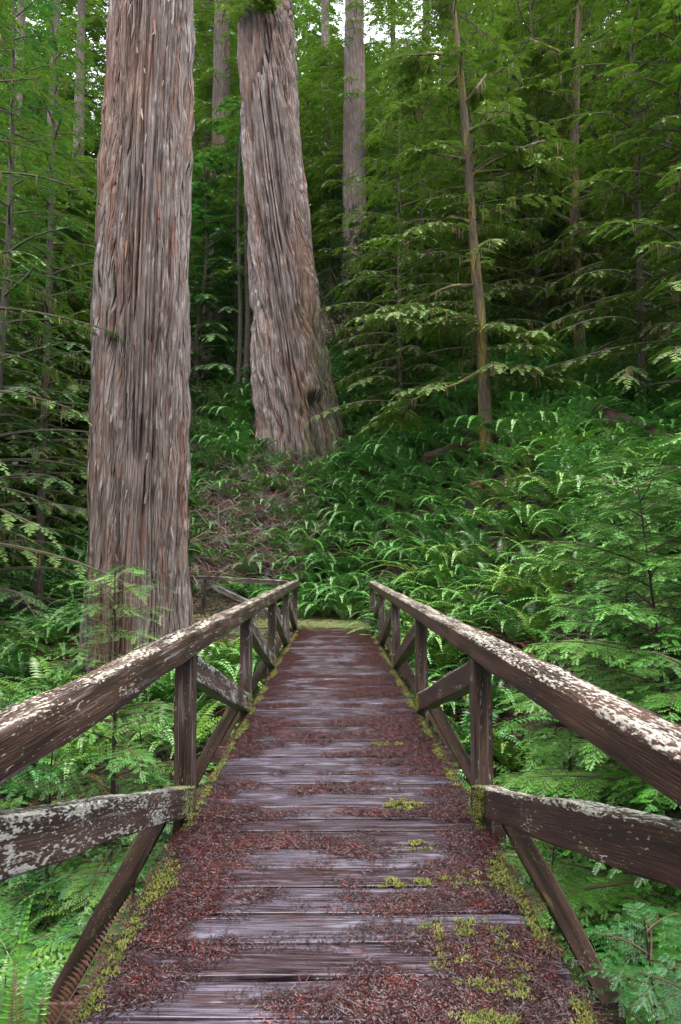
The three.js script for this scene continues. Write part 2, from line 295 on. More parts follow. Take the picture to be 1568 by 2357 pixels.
// the short rail that turns off to the left at the far end
{
  seed(31);
  const f = thing('trail_fence', 'short wooden rail fence with one brace turning left along the trail at the bridge end', 'fence', V(0, 0, 0));
  const a = V(-0.97, 1.0, -15.2), b = V(-3.5, 1.06, -17.6), p = V(-3.3, 0, -17.4), gy = H(p.x, -p.z);
  mesh('handrail', timberGeo(a, b, 0.12, 0.1, V(0, 1, 0), { u0: 0.4 }), M.railLeft, f);
  mesh('post', timberGeo(V(p.x, gy - 0.2, p.z), V(p.x, 1.0, p.z), 0.12, 0.12, V(0, 0, 1)), M.post, f);
  mesh('brace', timberGeo(V(-3.18, 0.93, -17.28), V(-1.12, 0.18, -15.34), 0.1, 0.13), M.braceLeft, f);
}
const deckY = (d) => { for (const p of plankTop) if (d >= p.d0 && d < p.d1) return p; return null; };

// ---------------------------------------------------------------- redwood trunks
// centre(y) -> [x, z], radius(y); furrowed bark as real relief
function trunkGeo({ front = null, centre, radius, y0, y1, rings, segs, A = 0.05, freq = 4.2, stretch = 0.42, twist = 0, s = 0, flare = 0.25, fissures = [], tint, step }) {
  const ys = []; for (let i = 0; i <= rings; i++) ys.push(step ? step(i / rings) : lerp(y0, y1, i / rings));
  const pos = [], uv = [], col = [], idx = [], around = Math.max(1, Math.round(radius(lerp(y0, y1, 0.2)) * 2 * Math.PI / 1.6));
  for (const y of ys) {
    const [cx, cz] = centre(y), R = radius(y), fl = flare * Math.exp(-(y - y0) / 1.3);
    for (let k = 0; k <= segs; k++) {
      const w0 = ((k % segs) / segs - 0.5) * Math.PI * 2, th = front === null ? w0 + Math.PI : front + w0 - 0.6 * Math.sin(w0), tt = th + twist * (y - y0) / R, ux = Math.cos(tt) * R, uz = Math.sin(tt) * R;
      const wx = 0.16 * n3(ux * 1.5, y * 0.3, uz * 1.5 + s), a = n3(ux * freq + s + wx, y * stretch, uz * freq), b = n3(ux * freq * 2.1 + s + wx, y * stretch * 1.7 + 7, uz * freq * 2.1), c = n3(ux * freq * 0.45, y * 0.16 + s, uz * freq * 0.45), e = n3(ux * freq * 4.4, y * stretch * 3 + s, uz * freq * 4.4);
      const cut = 0.85 + 0.8 * n3(ux * freq, y * 0.8 + s, uz * freq), fa = clamp(1 - Math.abs(a) / 0.26) * cut, fb = clamp(1 - Math.abs(b) / 0.24) * cut;
      let r = R * (1 + fl * (1 + 0.5 * Math.sin(tt * 5 + s) + 0.4 * Math.sin(tt * 9 + 2 * s))) - A * fa - 0.5 * A * fb + A * 0.9 * c + A * 0.28 * e + A * 0.22 * n3(ux * 4, y * 1.6, uz * 4 + s);
      for (const f of fissures) { const dt = Math.atan2(Math.sin(th - f.th - (f.lean ?? 0) * (y - f.y0)), Math.cos(th - f.th - (f.lean ?? 0) * (y - f.y0))) * R; r -= f.depth * Math.exp(-((dt / f.w) ** 2)) * ss(f.y0, f.y0 + 0.5, y) * (1 - ss(f.y1 - 0.5, f.y1, y)); }
      pos.push(cx + Math.cos(th) * r, y, cz + Math.sin(th) * r); uv.push(tt * around / (2 * Math.PI) + (k === segs ? around : 0), y / 3.2);
      const t = tint ? tint(th, y, n3(ux * 1.6 + s, y * 0.22, uz * 1.6), n3(ux * 0.7, y * 0.3 + s, uz * 0.7)) : [1, 1, 1]; col.push(...t);
    }
  }
  const m = segs + 1;
  for (let i = 0; i < rings; i++) for (let k = 0; k < segs; k++) { const a = i * m + k; idx.push(a, a + m, a + m + 1, a, a + m + 1, a + 1); }
  const g = new THREE.BufferGeometry(); g.setAttribute('position', new THREE.Float32BufferAttribute(pos, 3)); g.setAttribute('uv', new THREE.Float32BufferAttribute(uv, 2)); g.setAttribute('color', new THREE.Float32BufferAttribute(col, 3)); g.setIndex(idx); g.computeVertexNormals(); return g;
}
const barkTint = (th, y, n, m) => { const r = ss(0.05, 0.45, n), g = ss(0.0, 0.4, m); return [lerp(lerp(1, 0.95, r), 0.98, g), lerp(lerp(1, 0.72, r), 1, g), lerp(lerp(1, 0.6, r), 1.03, g)]; };

// ---------------------------------------------------------------- needles, twigs, sprays, boughs
const UPV = V(0, 1, 0);
// flat two-ranked twig
function twig(F, o, dir, side, len, { nd, nl, nw, col, k = 0.25, quad = true, droop = 0.1, stem = 0.0016, stemCol = [0.05, 0.035, 0.015] }) {
  const up = dir.clone().cross(side).normalize();
  const tip = o.clone().addScaledVector(dir, len); tip.y -= droop * len;
  if (stem) F.tri(o.clone().addScaledVector(side, stem), o.clone().addScaledVector(side, -stem), tip, stemCol);
  const c0 = vary(col, k);
  for (let i = 0; i < nd; i++) {
    const t = (i + 0.6) / nd, p = o.clone().lerp(tip, t); const l = nl * (1 - 0.55 * Math.abs(t - 0.45) ** 1.5 * 1.6) * rr(0.85, 1.15);
    for (const s of [-1, 1]) {
      const d = dir.clone().multiplyScalar(0.55).addScaledVector(side, s * 0.85).addScaledVector(up, rr(-0.05, 0.25)).normalize();
      const c = vary(c0, 0.12);
      if (quad) F.leaf(p, d, dir, l, nw, c); else F.tri(p.clone().addScaledVector(dir, nw / 2), p.clone().addScaledVector(dir, -nw / 2), p.clone().addScaledVector(d, l), c);
    }
  }
}
// flat spray: a stem with alternate twigs, drooping at the tip
function spray(F, o, dir, side, len, { twigs = 10, twigLen = 0.14, droop = 0.3, ...w }) {
  const up = dir.clone().cross(side).normalize(); let prev = o.clone();
  for (let i = 0; i < twigs; i++) {
    const t = (i + 0.5) / twigs, p = o.clone().addScaledVector(dir, len * t); p.y -= droop * len * t * t;
    if (w.stem) F.quad(prev.clone().addScaledVector(side, w.stem * 1.5), prev.clone().addScaledVector(side, -w.stem * 1.5), p.clone().addScaledVector(side, -w.stem * 1.2), p.clone().addScaledVector(side, w.stem * 1.2), w.stemCol ?? [0.05, 0.035, 0.015]);
    const a = rr(0.75, 1.05), s = i % 2 ? 1 : -1, dd = dir.clone().multiplyScalar(Math.cos(a)).addScaledVector(side, s * Math.sin(a)).addScaledVector(up, rr(-0.12, 0.12)); dd.y -= droop * t * 0.8; dd.normalize();
    const sd = dir.clone().multiplyScalar(-Math.sin(a) * s).addScaledVector(side, Math.cos(a)).normalize();
    twig(F, p, dd, sd, twigLen * (1.15 - 0.75 * t) * rr(0.8, 1.15), w); prev = p;
  }
  const d = dir.clone(); d.y -= droop * 1.6; d.normalize(); twig(F, prev, d, side, twigLen * 0.7, w);
}
// limb: a curved branch carrying sprays on both sides
function limb(F, o, az, len, { rise = 0.1, sag = 0.3, r = 0.02, n = 10, sprayLen = 0.5, start = 0.05, bark = [0.045, 0.035, 0.022], moss = 0, mossF = null, curl = 0, ...w }, wood = F) {
  const pts = [], dirs = [], N = 8; const p = o.clone(), h = V(Math.cos(az), 0, Math.sin(az)), step = len / N, ph = rr(0, 6);
  for (let i = 0; i <= N; i++) { const t = i / N, a = az + curl * t + 0.12 * Math.sin(t * 5 + ph); const d = V(Math.cos(a), rise - sag * t * 1.6, Math.sin(a)).normalize(); pts.push(p.clone()); dirs.push(d); p.addScaledVector(d, step); }
  wood.tube(pts, pts.map((_, i) => r * (1 - 0.85 * i / N) + 0.003), () => vary(bark, 0.2), 5);
  const posAt = (t) => { const x = t * N, i = Math.min(N - 1, Math.floor(x)); return [pts[i].clone().lerp(pts[i + 1], x - i), dirs[i]]; };
  for (let i = 0; i < n; i++) {
    const t = start + (1 - start) * (i + rr(0.2, 0.8)) / n, [q, d] = posAt(t), s = i % 2 ? 1 : -1, side = V(-d.z, 0, d.x).normalize(), a = rr(0.7, 1.1);
    const dd = d.clone().multiplyScalar(Math.cos(a)).addScaledVector(side, s * Math.sin(a)); dd.y += rr(-0.2, 0.08); dd.normalize();
    const sd = dd.clone().cross(UPV).normalize(); sd.y += rr(-0.25, 0.25); sd.normalize();
    spray(F, q, dd, sd, sprayLen * (1.1 - 0.6 * t) * rr(0.75, 1.2), w);
    if (mossF && rnd() < moss) hang(mossF, q, rr(0.15, 0.5));
  }
  const [q, d] = posAt(0.98); spray(F, q, d, d.clone().cross(UPV).normalize(), sprayLen * 0.8, w);
  return pts;
}
// beard of hanging moss: a few tapering strands
function hang(F, p, len, col = [0.075, 0.062, 0.02]) {
  for (let i = 0; i < 5; i++) { const o = p.clone().add(V(rr(-0.08, 0.08), 0.01, rr(-0.08, 0.08))), a = rr(0, 6.28), s = V(Math.cos(a), 0, Math.sin(a)).multiplyScalar(rr(0.006, 0.016)), l = len * rr(0.4, 1), c = vary(col, 0.35), m = o.clone().add(V(rr(-0.03, 0.03), -l * 0.5, rr(-0.03, 0.03)));
    F.quad(o.clone().add(s), o.clone().sub(s), m.clone().addScaledVector(s, -0.8), m.clone().addScaledVector(s, 0.8), c); F.tri(m.clone().addScaledVector(s, 0.8), m.clone().addScaledVector(s, -0.8), m.clone().add(V(rr(-0.03, 0.03), -l * 0.5, rr(-0.03, 0.03))), c); }
}
function simpleTrunk(pts, radii, s, tint, segs = 18) { // bent trunk through points
  const c = new THREE.CatmullRomCurve3(pts), n = Math.max(8, Math.round(c.getLength() / 0.35)), pos = [], uv = [], col = [], idx = [];
  for (let i = 0; i <= n; i++) {
    const t = i / n, o = c.getPointAt(t), k0 = t * (radii.length - 1), j = Math.min(radii.length - 2, Math.floor(k0)), R = lerp(radii[j], radii[j + 1], k0 - j);
    for (let k = 0; k <= segs; k++) { const th = (k % segs) / segs * Math.PI * 2, r = R * (1 + 0.1 * n3(Math.cos(th) * 2.2 + s, o.y * 0.6, Math.sin(th) * 2.2) + 0.06 * n3(Math.cos(th) * 5 + s, o.y * 2, Math.sin(th) * 5)); pos.push(o.x + Math.cos(th) * r, o.y, o.z + Math.sin(th) * r); uv.push(k / segs * Math.max(1, Math.round(R * 5)), o.y / 1.6); col.push(...tint(th, o.y, n3(Math.cos(th) * 1.5 + s, o.y * 0.8, Math.sin(th) * 1.5))); }
  }
  for (let i = 0; i < n; i++) for (let k = 0; k < segs; k++) { const a = i * (segs + 1) + k; idx.push(a, a + segs + 1, a + segs + 2, a, a + segs + 2, a + 1); }
  const g = new THREE.BufferGeometry(); g.setAttribute('position', new THREE.Float32BufferAttribute(pos, 3)); g.setAttribute('uv', new THREE.Float32BufferAttribute(uv, 2)); g.setAttribute('color', new THREE.Float32BufferAttribute(col, 3)); g.setIndex(idx); g.computeVertexNormals(); return g;
}
const COL = { hemlock: [0.078, 0.155, 0.012], hemlockPale: [0.135, 0.22, 0.035], dark: [0.065, 0.15, 0.012], blue: [0.045, 0.15, 0.026], redwood: [0.034, 0.165, 0.01], fern: [0.07, 0.195, 0.036], broad: [0.045, 0.11, 0.025] };
const LACE = { nd: 5, nl: 0.05, nw: 0.028, quad: false, stem: 0.0022 };
const FAR = { nd: 2, nl: 0.13, nw: 0.09, quad: false, stem: 0.004 };
const NEAR = { nd: 9, nl: 0.026, nw: 0.0068, quad: true, stem: 0.0013 };

// ---- the two great redwoods
{
  const p1 = at(317, 1290, 13.9), y0 = H(p1.x, 13.9) - 0.3;
  const t = thing('redwood_tree', 'massive upright redwood trunk with furrowed grey brown bark beside the left handrail', 'tree', V(p1.x, y0, p1.z));
  const face = Math.atan2(-p1.z, -p1.x); // towards the camera
  const lean = (y) => 0.002 * y;
  mesh('trunk', trunkGeo({ centre: (y) => [lean(y), 0], radius: (y) => lerp(1.05, 0.81, clamp(y / 16)) - 0.012 * Math.max(0, y - 16), y0: 0, y1: 34, rings: 380, segs: 340, front: face, A: 0.2, freq: 5.6, stretch: 0.15, s: 3.3, twist: 0.02, flare: 0.03, step: (f) => f < 0.88 ? f / 0.88 * 17.2 : 17.2 + (f - 0.88) / 0.12 * 17,
    fissures: [{ th: face + 0.08, y0: 1.2, y1: 4.9, depth: 0.17, w: 0.06, lean: -0.03 }, { th: face - 0.3, y0: 2.2, y1: 7.5, depth: 0.07, w: 0.05, lean: 0.02 }, { th: face + 0.33, y0: 4, y1: 11, depth: 0.07, w: 0.05, lean: 0.01 }, { th: face + 0.7, y0: 3.5, y1: 9, depth: 0.07, w: 0.05 }], tint: barkTint }), M.bark, t);
  seed(41); const F = new Faces(); // loose shreds of bark
  for (let i = 0; i < 150; i++) {
    const th = face + rr(-1.7, 1.7), y = rr(0.8, 16.5), R = lerp(1.05, 0.81, clamp(y / 16)) + 0.02, l = rr(0.12, 0.5), w = rr(0.008, 0.022), c = vary(pick([[0.13, 0.095, 0.08], [0.12, 0.055, 0.032], [0.17, 0.14, 0.125]]), 0.25);
    const P = (dt, yy, out) => V(lean(yy) + Math.cos(th + dt) * (R + out), yy, Math.sin(th + dt) * (R + out)), k = rr(-0.04, 0.04), o2 = rr(0.01, 0.07), up = rnd() < 0.5 ? 1 : -1;
    const a0 = P(-w, y, 0), a1 = P(w, y, 0), b0 = P(k - w, y + up * l * 0.6, 0.015), b1 = P(k + w, y + up * l * 0.6, 0.015), c0 = P(k * 1.8, y + up * l, o2);
    F.quad(a0, a1, b1, b0, c); F.tri(b0, b1, c0, c);
  }
  tag(mesh('bark_shreds', F.build(), M.twig, t), null, null, null, 'stuff');
  const C = new Faces(); for (let i = 0; i < 12; i++) limb(C, V(lean(20), rr(21, 33), 0), i * 2.4, rr(2, 4), { ...FAR, rise: 0, sag: 0.35, r: 0.06, n: 10, sprayLen: 0.9, twigs: 8, twigLen: 0.3, col: COL.dark });
  mesh('crown', C.build(), M.conifer, t);
}
{
  const d = 25, b = at(694, 1035, d), y0 = Math.min(H(b.x, d - 1.8), H(b.x + 1.5, d - 1.2)) - 0.5, top = 40;
  const t = thing('redwood_tree', 'leaning redwood with twisted streaked bark and a broken side stem, mossy at its foot', 'tree', V(b.x, y0, b.z));
  // centre and half width read off the photograph at heights
  const rows = [[1060, 586, 800], [1000, 588, 792], [930, 585, 775], [850, 581, 758], [700, 577, 735], [550, 571, 716], [400, 562, 703], [250, 556, 692], [100, 580, 680], [0, 610, 668], [-160, 606, 654]].map(([py, l, r]) => { const c = at((l + r) / 2, py, d); return [c.y - y0, c.x - b.x, (r - l) / 2 / 1572 * d]; });
  const look = (y, k) => { if (y <= rows[0][0]) return rows[0][k]; for (let i = 0; i + 1 < rows.length; i++) if (y < rows[i + 1][0]) { const f = (y - rows[i][0]) / (rows[i + 1][0] - rows[i][0]); return lerp(rows[i][k], rows[i + 1][k], f * f * (3 - 2 * f) * 0.4 + f * 0.6); } const z = rows[rows.length - 1]; return k === 2 ? Math.max(0.15, z[2] - 0.025 * (y - z[0])) : z[k]; };
  const face = Math.atan2(-b.z, -b.x);
  const mossTint = (th, y, n, m) => { const c = barkTint(th, y, n * 1.3, m), right = Math.cos(th), k = ss(0.1, 0.6, right + 0.9 * n + 0.5 * m - 0.05 * y) * (1 - ss(5, 13, y + 6 * n)); return [lerp(c[0], 0.34, k * 0.85), lerp(c[1], 0.46, k * 0.85), lerp(c[2], 0.2, k * 0.85)]; };
  mesh('trunk', trunkGeo({ centre: (y) => [look(y, 1), 0], radius: (y) => look(y, 2), y0: 0, y1: top, rings: 300, segs: 320, front: face, A: 0.26, freq: 4.2, stretch: 0.09, twist: -0.06, s: 8.1, flare: 0.05, tint: mossTint, step: (f) => f < 0.9 ? f / 0.9 * 24 : 24 + (f - 0.9) / 0.1 * (top - 24),
    fissures: [{ th: face - 0.55, y0: -1, y1: 3.6, depth: 0.5, w: 0.28 }] }), M.bark, t);
  { // broken stem that stands against the trunk on the left, charred at its top
    const a = at(592, 420, d), c = at(588, 36, d);
    const g = trunkGeo({ centre: (y) => [lerp(a.x, c.x, clamp((y - (a.y - y0)) / (c.y - a.y))) - b.x, 0.25], radius: (y) => lerp(0.35, 0.62, ss(a.y - y0, c.y - y0 - 1.5, y)) * (1 - 0.35 * ss(c.y - y0 - 0.5, c.y - y0 + 0.1, y)), y0: a.y - y0, y1: c.y - y0, rings: 110, segs: 110, A: 0.1, freq: 3.2, stretch: 0.3, twist: -0.05, s: 2.2, flare: 0, tint: (th, y, n, m) => { const k = 0.35 + 0.65 * (1 - ss(2.2, 0.2, (c.y - y0) - y + 1.6 * n) ); return [0.75 * k, 0.6 * k, 0.52 * k]; } });
    mesh('broken_stem', g, M.bark, t);
    seed(44); const F = new Faces(); for (let i = 0; i < 16; i++) limb(F, at(rr(560, 640), rr(20, 75), d).sub(V(b.x, y0, b.z)).add(V(0, 0, 0.55)), rr(-0.5, 3.6), rr(0.5, 1.2), { ...LACE, rise: 0.3, sag: 0.3, r: 0.012, n: 8, sprayLen: 0.4, twigs: 8, twigLen: 0.16, col: COL.hemlockPale });
    mesh('foliage', F.build(), M.conifer, t);
  }
  const C = new Faces(); for (let i = 0; i < 12; i++) { const y = rr(29, 39); limb(C, V(look(y, 1), y, 0), i * 2.4, rr(2, 4), { ...FAR, rise: 0, sag: 0.35, r: 0.06, n: 10, sprayLen: 0.9, twigs: 8, twigLen: 0.3, col: COL.dark }); }
  mesh('crown', C.build(), M.conifer, t);
}

// ---- redwoods farther back: a bare furrowed trunk, sprouting shoots, a high crown
function farRedwood(s, R, sprout, shadeTone = 0.75) {
  seed(s); const g = new THREE.Group();
  const bend = rr(-0.01, 0.01);
  const tr = trunkGeo({ centre: (y) => [bend * y, 0], radius: (y) => Math.max(0.12, R * (1 - y / 62)), y0: 0, y1: 46, rings: 130, segs: 72, A: 0.05 * R + 0.02, freq: 3.4 / Math.max(0.6, R), stretch: 0.3, s: s * 1.7, flare: 0.3, tint: (th, y, n, m) => { const k = shadeTone + 0.25 * m; return [k, k * (0.92 - 0.1 * n), k * (0.86 - 0.2 * n)]; } });  // bark tint lowered as painted forest shade on these far trunks
  mesh('trunk', tr, M.bark, g);
  const C = new Faces();
  for (let i = 0; i < 20; i++) limb(C, V(0, rr(22, 45), 0), i * 2.4, rr(1.5, 4), { ...FAR, rise: 0.05, sag: 0.35, r: 0.06, n: 10, sprayLen: 0.9, twigs: 9, twigLen: 0.32, col: COL.dark });
  for (let i = 0; i < sprout; i++) { const a = rr(0, 6.28), y = rr(2, 20); limb(C, V(Math.cos(a) * R * 0.9, y, Math.sin(a) * R * 0.9), a, rr(0.7, 2.2), { ...FAR, rise: 0.1, sag: 0.5, r: 0.02, n: 8, sprayLen: 0.7, twigs: 8, twigLen: 0.26, nl: 0.09, nw: 0.06, col: COL.hemlock }); }
  mesh('crown', C.build(), M.conifer, g); return g;
}
function plant(root, name, category, p, turn, scale, label, group) {
  const c = root.clone(); c.name = numbered(name); scene.add(c); c.position.copy(p); c.rotation.y = turn; c.scale.setScalar(scale); c.userData = {}; return tag(c, label, category, group);
}
{
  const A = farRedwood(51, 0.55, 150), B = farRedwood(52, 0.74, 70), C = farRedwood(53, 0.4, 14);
  const spot = (px, d) => onGround(at(px, 700, d).x, d, 0.4);
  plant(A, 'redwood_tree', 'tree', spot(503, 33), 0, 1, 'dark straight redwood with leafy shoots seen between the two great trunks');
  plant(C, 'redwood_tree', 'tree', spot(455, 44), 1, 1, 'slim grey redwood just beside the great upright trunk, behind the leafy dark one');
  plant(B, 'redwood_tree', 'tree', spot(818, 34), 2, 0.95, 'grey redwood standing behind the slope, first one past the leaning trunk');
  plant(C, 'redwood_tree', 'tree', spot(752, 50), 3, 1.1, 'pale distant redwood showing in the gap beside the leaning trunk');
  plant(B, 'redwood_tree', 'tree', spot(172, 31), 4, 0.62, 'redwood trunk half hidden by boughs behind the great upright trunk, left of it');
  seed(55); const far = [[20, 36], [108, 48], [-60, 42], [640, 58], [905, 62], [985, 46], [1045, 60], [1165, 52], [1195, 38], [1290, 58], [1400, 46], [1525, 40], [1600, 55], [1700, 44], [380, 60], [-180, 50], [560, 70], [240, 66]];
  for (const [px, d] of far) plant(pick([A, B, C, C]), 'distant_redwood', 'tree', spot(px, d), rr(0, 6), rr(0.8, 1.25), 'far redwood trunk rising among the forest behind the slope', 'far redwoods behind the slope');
  // two thin dark stems at the foot of the leaning trunk
  for (const [px, r] of [[549, 0.085], [566, 0.1]]) { const o = spot(px, 28), g = new THREE.Group(); mesh('trunk', simpleTrunk([V(0, 0, 0), V(0.1, 4, 0.1), V(-0.05, 9, 0), V(0.1, 14, 0.2)], [r * 1.3, r, r * 0.8, r * 0.4], px, () => [0.6, 0.55, 0.5], 10), M.darkBark, g); const F = new Faces(); for (let i = 0; i < 22; i++) limb(F, V(0, rr(6, 14), 0), rr(0, 6.28), rr(0.6, 1.6), { ...FAR, n: 7, sprayLen: 0.5, twigs: 7, twigLen: 0.2, nl: 0.08, nw: 0.04, r: 0.012, col: COL.dark }); mesh('crown', F.build(), M.conifer, g);
    plant(g, 'slender_tree', 'tree', o, 0, 1, px < 555 ? 'thin dark sapling trunk near the leaning redwood, left one of a pair' : 'thin dark sapling trunk touching the leaning redwood, right one of a pair'); }
}

// ---- hemlocks that fill the forest
function hemlock(s, { h, base, limbs, len, r, col, lace = LACE, moss = 0, sprayLen = 0.55, twigs = 11, twigLen = 0.15, n = 12, sag = 0.34 }) {
  seed(s); const g = new THREE.Group(), bx = rr(-0.2, 0.2), bz = rr(-0.2, 0.2);
  const pts = [V(0, -0.3, 0), V(bx, h * 0.3, bz), V(-bx * 0.5, h * 0.6, bz * 0.6), V(bx * 0.3, h, 0)], curve = new THREE.CatmullRomCurve3(pts);
  mesh('trunk', simpleTrunk(pts, [r * 0.85, r * 0.66, r * 0.48, r * 0.12], s, (th, y, n) => { const k = ss(0.05, 0.4, n) * moss; return [lerp(0.8, 0.9, k), lerp(0.75, 1.15, k), lerp(0.7, 0.3, k)]; }), M.darkBark, g);
  const F = new Faces(), B = new Faces(), W = new Faces();
  for (let i = 0; i < limbs; i++) {
    const t = (i + rr(0, 1)) / limbs, y = lerp(base, h * 0.99, t), o = curve.getPoint(clamp((y + 0.3) / (h + 0.3))); o.y = y;
    const l = len * (1.05 - 0.85 * t ** 1.3) * rr(0.65, 1.15);
    limb(F, o, i * 2.39996 + rr(-0.4, 0.4), l, { ...lace, rise: lerp(0.05, 0.5, t), sag, r: 0.012 + 0.011 * l, n: Math.max(5, Math.round(n * l / len)), sprayLen, twigs, twigLen, col: mixc(col, COL.hemlockPale, rnd() * 0.3), moss: moss * (1 - t), mossF: B, curl: rr(-0.4, 0.4) }, W);
  }
  mesh('branches', W.build(), M.twig, g); g.children[g.children.length - 1].userData.kind = 'stuff';
  mesh('crown', F.build(), M.conifer, g);
  if (B.count) { mesh('hanging_moss', B.build(), M.moss, g).userData.kind = 'stuff'; }
  return g;
}
{
  const lod = { ...FAR, nl: 0.1, nw: 0.07, nd: 3, stem: 0.003 };
  const K = [hemlock(61, { h: 13, base: 1.2, limbs: 64, len: 3.2, r: 0.17, col: COL.hemlock, moss: 0.6, lace: lod, twigs: 10, n: 12, sprayLen: 0.7, twigLen: 0.22 }), hemlock(62, { h: 16, base: 0.8, limbs: 70, len: 3.6, r: 0.2, col: COL.dark, lace: lod, twigs: 10, n: 12, sprayLen: 0.75, twigLen: 0.22 }), hemlock(63, { h: 10, base: 0.5, limbs: 52, len: 2.6, r: 0.13, col: COL.blue, lace: lod, twigs: 10, n: 11, sprayLen: 0.65, twigLen: 0.2 }), hemlock(64, { h: 19, base: 3, limbs: 74, len: 4, r: 0.24, col: COL.hemlock, lace: lod, twigs: 10, n: 13, sprayLen: 0.8, twigLen: 0.25 })];
  const spot = (px, d) => onGround(at(px, 700, d).x, d, 0.1);
  seed(65); const FILL = []; for (let i = 0; i < 22; i++) FILL.push([rr(-200, 1780), rr(30, 66)]); for (let i = 0; i < 4; i++) FILL.push([rr(1150, 1850), rr(25, 34)]); FILL.push([880, 47], [905, 40], [860, 52]); for (let i = 0; i < 16; i++) FILL.push([rr(-300, 160), rr(19, 36)]);
  // nearer ones, each with its own place
  seed(66);
  const L = hemlock(67, { h: 17, base: -0.4, limbs: 84, len: 3.3, r: 0.16, col: COL.blue, twigs: 11, n: 13, sprayLen: 0.6, twigLen: 0.16 });
  const L2 = hemlock(68, { h: 19, base: 3.5, limbs: 76, len: 3.6, r: 0.17, col: COL.dark, moss: 0.9, twigs: 11, n: 13, sprayLen: 0.6, twigLen: 0.16 });
  plant(L, 'hemlock_tree', 'tree', spot(10, 17.5), 0.4, 1.1, 'blue green hemlock with layered drooping boughs left of the great upright trunk');
  plant(L2, 'hemlock_tree', 'tree', spot(-190, 12.5), 2.4, 1, 'dark hemlock with mossy hanging twigs at the left edge of the picture');
  plant(L2, 'hemlock_tree', 'tree', spot(110, 21), 4.1, 1.05, 'shaded hemlock behind the blue green one, close to the great upright trunk');
  const Rt = hemlock(70, { h: 16, base: 1, limbs: 88, len: 3.3, r: 0.13, col: COL.hemlock, moss: 0.8, twigs: 11, n: 13, sprayLen: 0.6, twigLen: 0.17, sag: 0.42 });
  plant(Rt, 'hemlock_tree', 'tree', spot(1470, 18.5), 0.3, 1, 'feathery hemlock just right of the darker mossy stem on the slope');
  plant(Rt, 'hemlock_tree', 'tree', spot(1235, 23.5), 2.2, 1.05, 'feathery hemlock standing in between the two mossy stems');
  plant(Rt, 'hemlock_tree', 'tree', spot(925, 23), 4.4, 0.9, 'feathery hemlock left of the bent mossy stem, before the glossy shrubs');
  plant(Rt, 'hemlock_tree', 'tree', spot(1085, 22), 1.3, 0.95, 'feathery hemlock directly behind the bent mossy stem');
  plant(Rt, 'hemlock_tree', 'tree', spot(1375, 25.5), 5.2, 1.1, 'feathery hemlock directly behind the darker mossy stem');
  plant(Rt, 'hemlock_tree', 'tree', spot(1555, 22), 3.3, 1.1, 'feathery hemlock behind the tall one at the right edge');
  plant(K[2], 'hemlock_tree', 'tree', spot(468, 29.5), 3.3, 1.2, 'small hemlock veiling the dark straight redwood, beside the great upright trunk');
  plant(K[2], 'hemlock_tree', 'tree', spot(540, 31), 1.3, 1.3, 'small hemlock behind the thin pair of stems left of the leaning redwood');
  plant(K[0], 'hemlock_tree', 'tree', spot(1590, 17), 1.1, 1.05, 'tall hemlock at the right edge behind the bright redwood boughs');
  plant(K[0], 'hemlock_tree', 'tree', spot(970, 26), 3.2, 1, 'mossy hemlock between the grey redwood and the bent mossy stem');
  plant(K[3], 'hemlock_tree', 'tree', spot(1210, 27), 5, 1, 'tall hemlock rising between the two mossy stems, farther up the slope');
  for (const [px, d] of [[-30, 26], [70, 33], [200, 40], [330, 36], [420, 42], [480, 50], [560, 46], [640, 40], [700, 44], [760, 38], [830, 44], [890, 37], [930, 50], [1010, 36], [1080, 32], [1110, 44], [1160, 36], [1260, 42], [1310, 34], [1380, 30], [1450, 36], [1480, 27], [1550, 33], [1640, 26], [1700, 34], [1760, 22], [-140, 20], [-150, 34], [150, 29], [610, 56], [860, 58], [980, 60], [1200, 62], [1340, 55], [1500, 52], [40, 50], [-40, 60], [290, 54], ...FILL])
    plant(pick(K), 'forest_hemlock', 'tree', spot(px, d), rr(0, 6), rr(0.85, 1.3), 'green conifer in the forest behind the slope', 'conifers of the forest behind the slope');
  seed(69); const T = []; for (let i = 0; i < 90; i++) { const a = rr(-0.25, Math.PI + 0.25), r = rr(13, 36), x = Math.cos(a) * r, d = 2 - Math.sin(a) * r; if (Math.abs(x) < 3.2) continue; T.push([x, d, rr(0, 6.28), rr(0.9, 1.35)]); }  // out of view round the camera, added to cut the frontal sky fill
  for (let i = 0; i < 70; i++) { const d = rr(60, 100), x = rr(-0.8, 0.8) * d; T.push([x, d, rr(0, 6.28), rr(1.5, 2.6)]); }
  for (const q of [[7.5, 0.5], [-7.5, 1.5], [-8.5, 4.5], [7, -3], [-6.5, -3]]) T.push([...q, rr(0, 6.28), rr(1.05, 1.3)]);  // unseen side trees, added to shade the gully corners
  woodland(K, T);
}
// ---- far wood, plus unseen trees behind and beside the camera added to cut sky light
function woodland(K, trees) {
  const grp = thing('woodland', 'mass of forest trees round the gully, the unseen ones added to block sky light', 'forest', V(0, 0, 0)); grp.userData.kind = 'stuff';
  for (const src of K) for (const part of src.children) {
    if (part.name === 'hanging_moss') continue;
    const L = trees.filter((_, i) => i % K.length === K.indexOf(src)), I = new THREE.InstancedMesh(part.geometry, part.material, L.length); I.name = part.name; I.castShadow = I.receiveShadow = true; I.userData.kind = 'stuff';
    L.forEach(([x, d, a, sc], i) => I.setMatrixAt(i, new THREE.Matrix4().compose(onGround(x, d, 0.2), new THREE.Quaternion().setFromAxisAngle(UPV, a), V(sc, sc, sc)))); grp.add(I);
  }
}
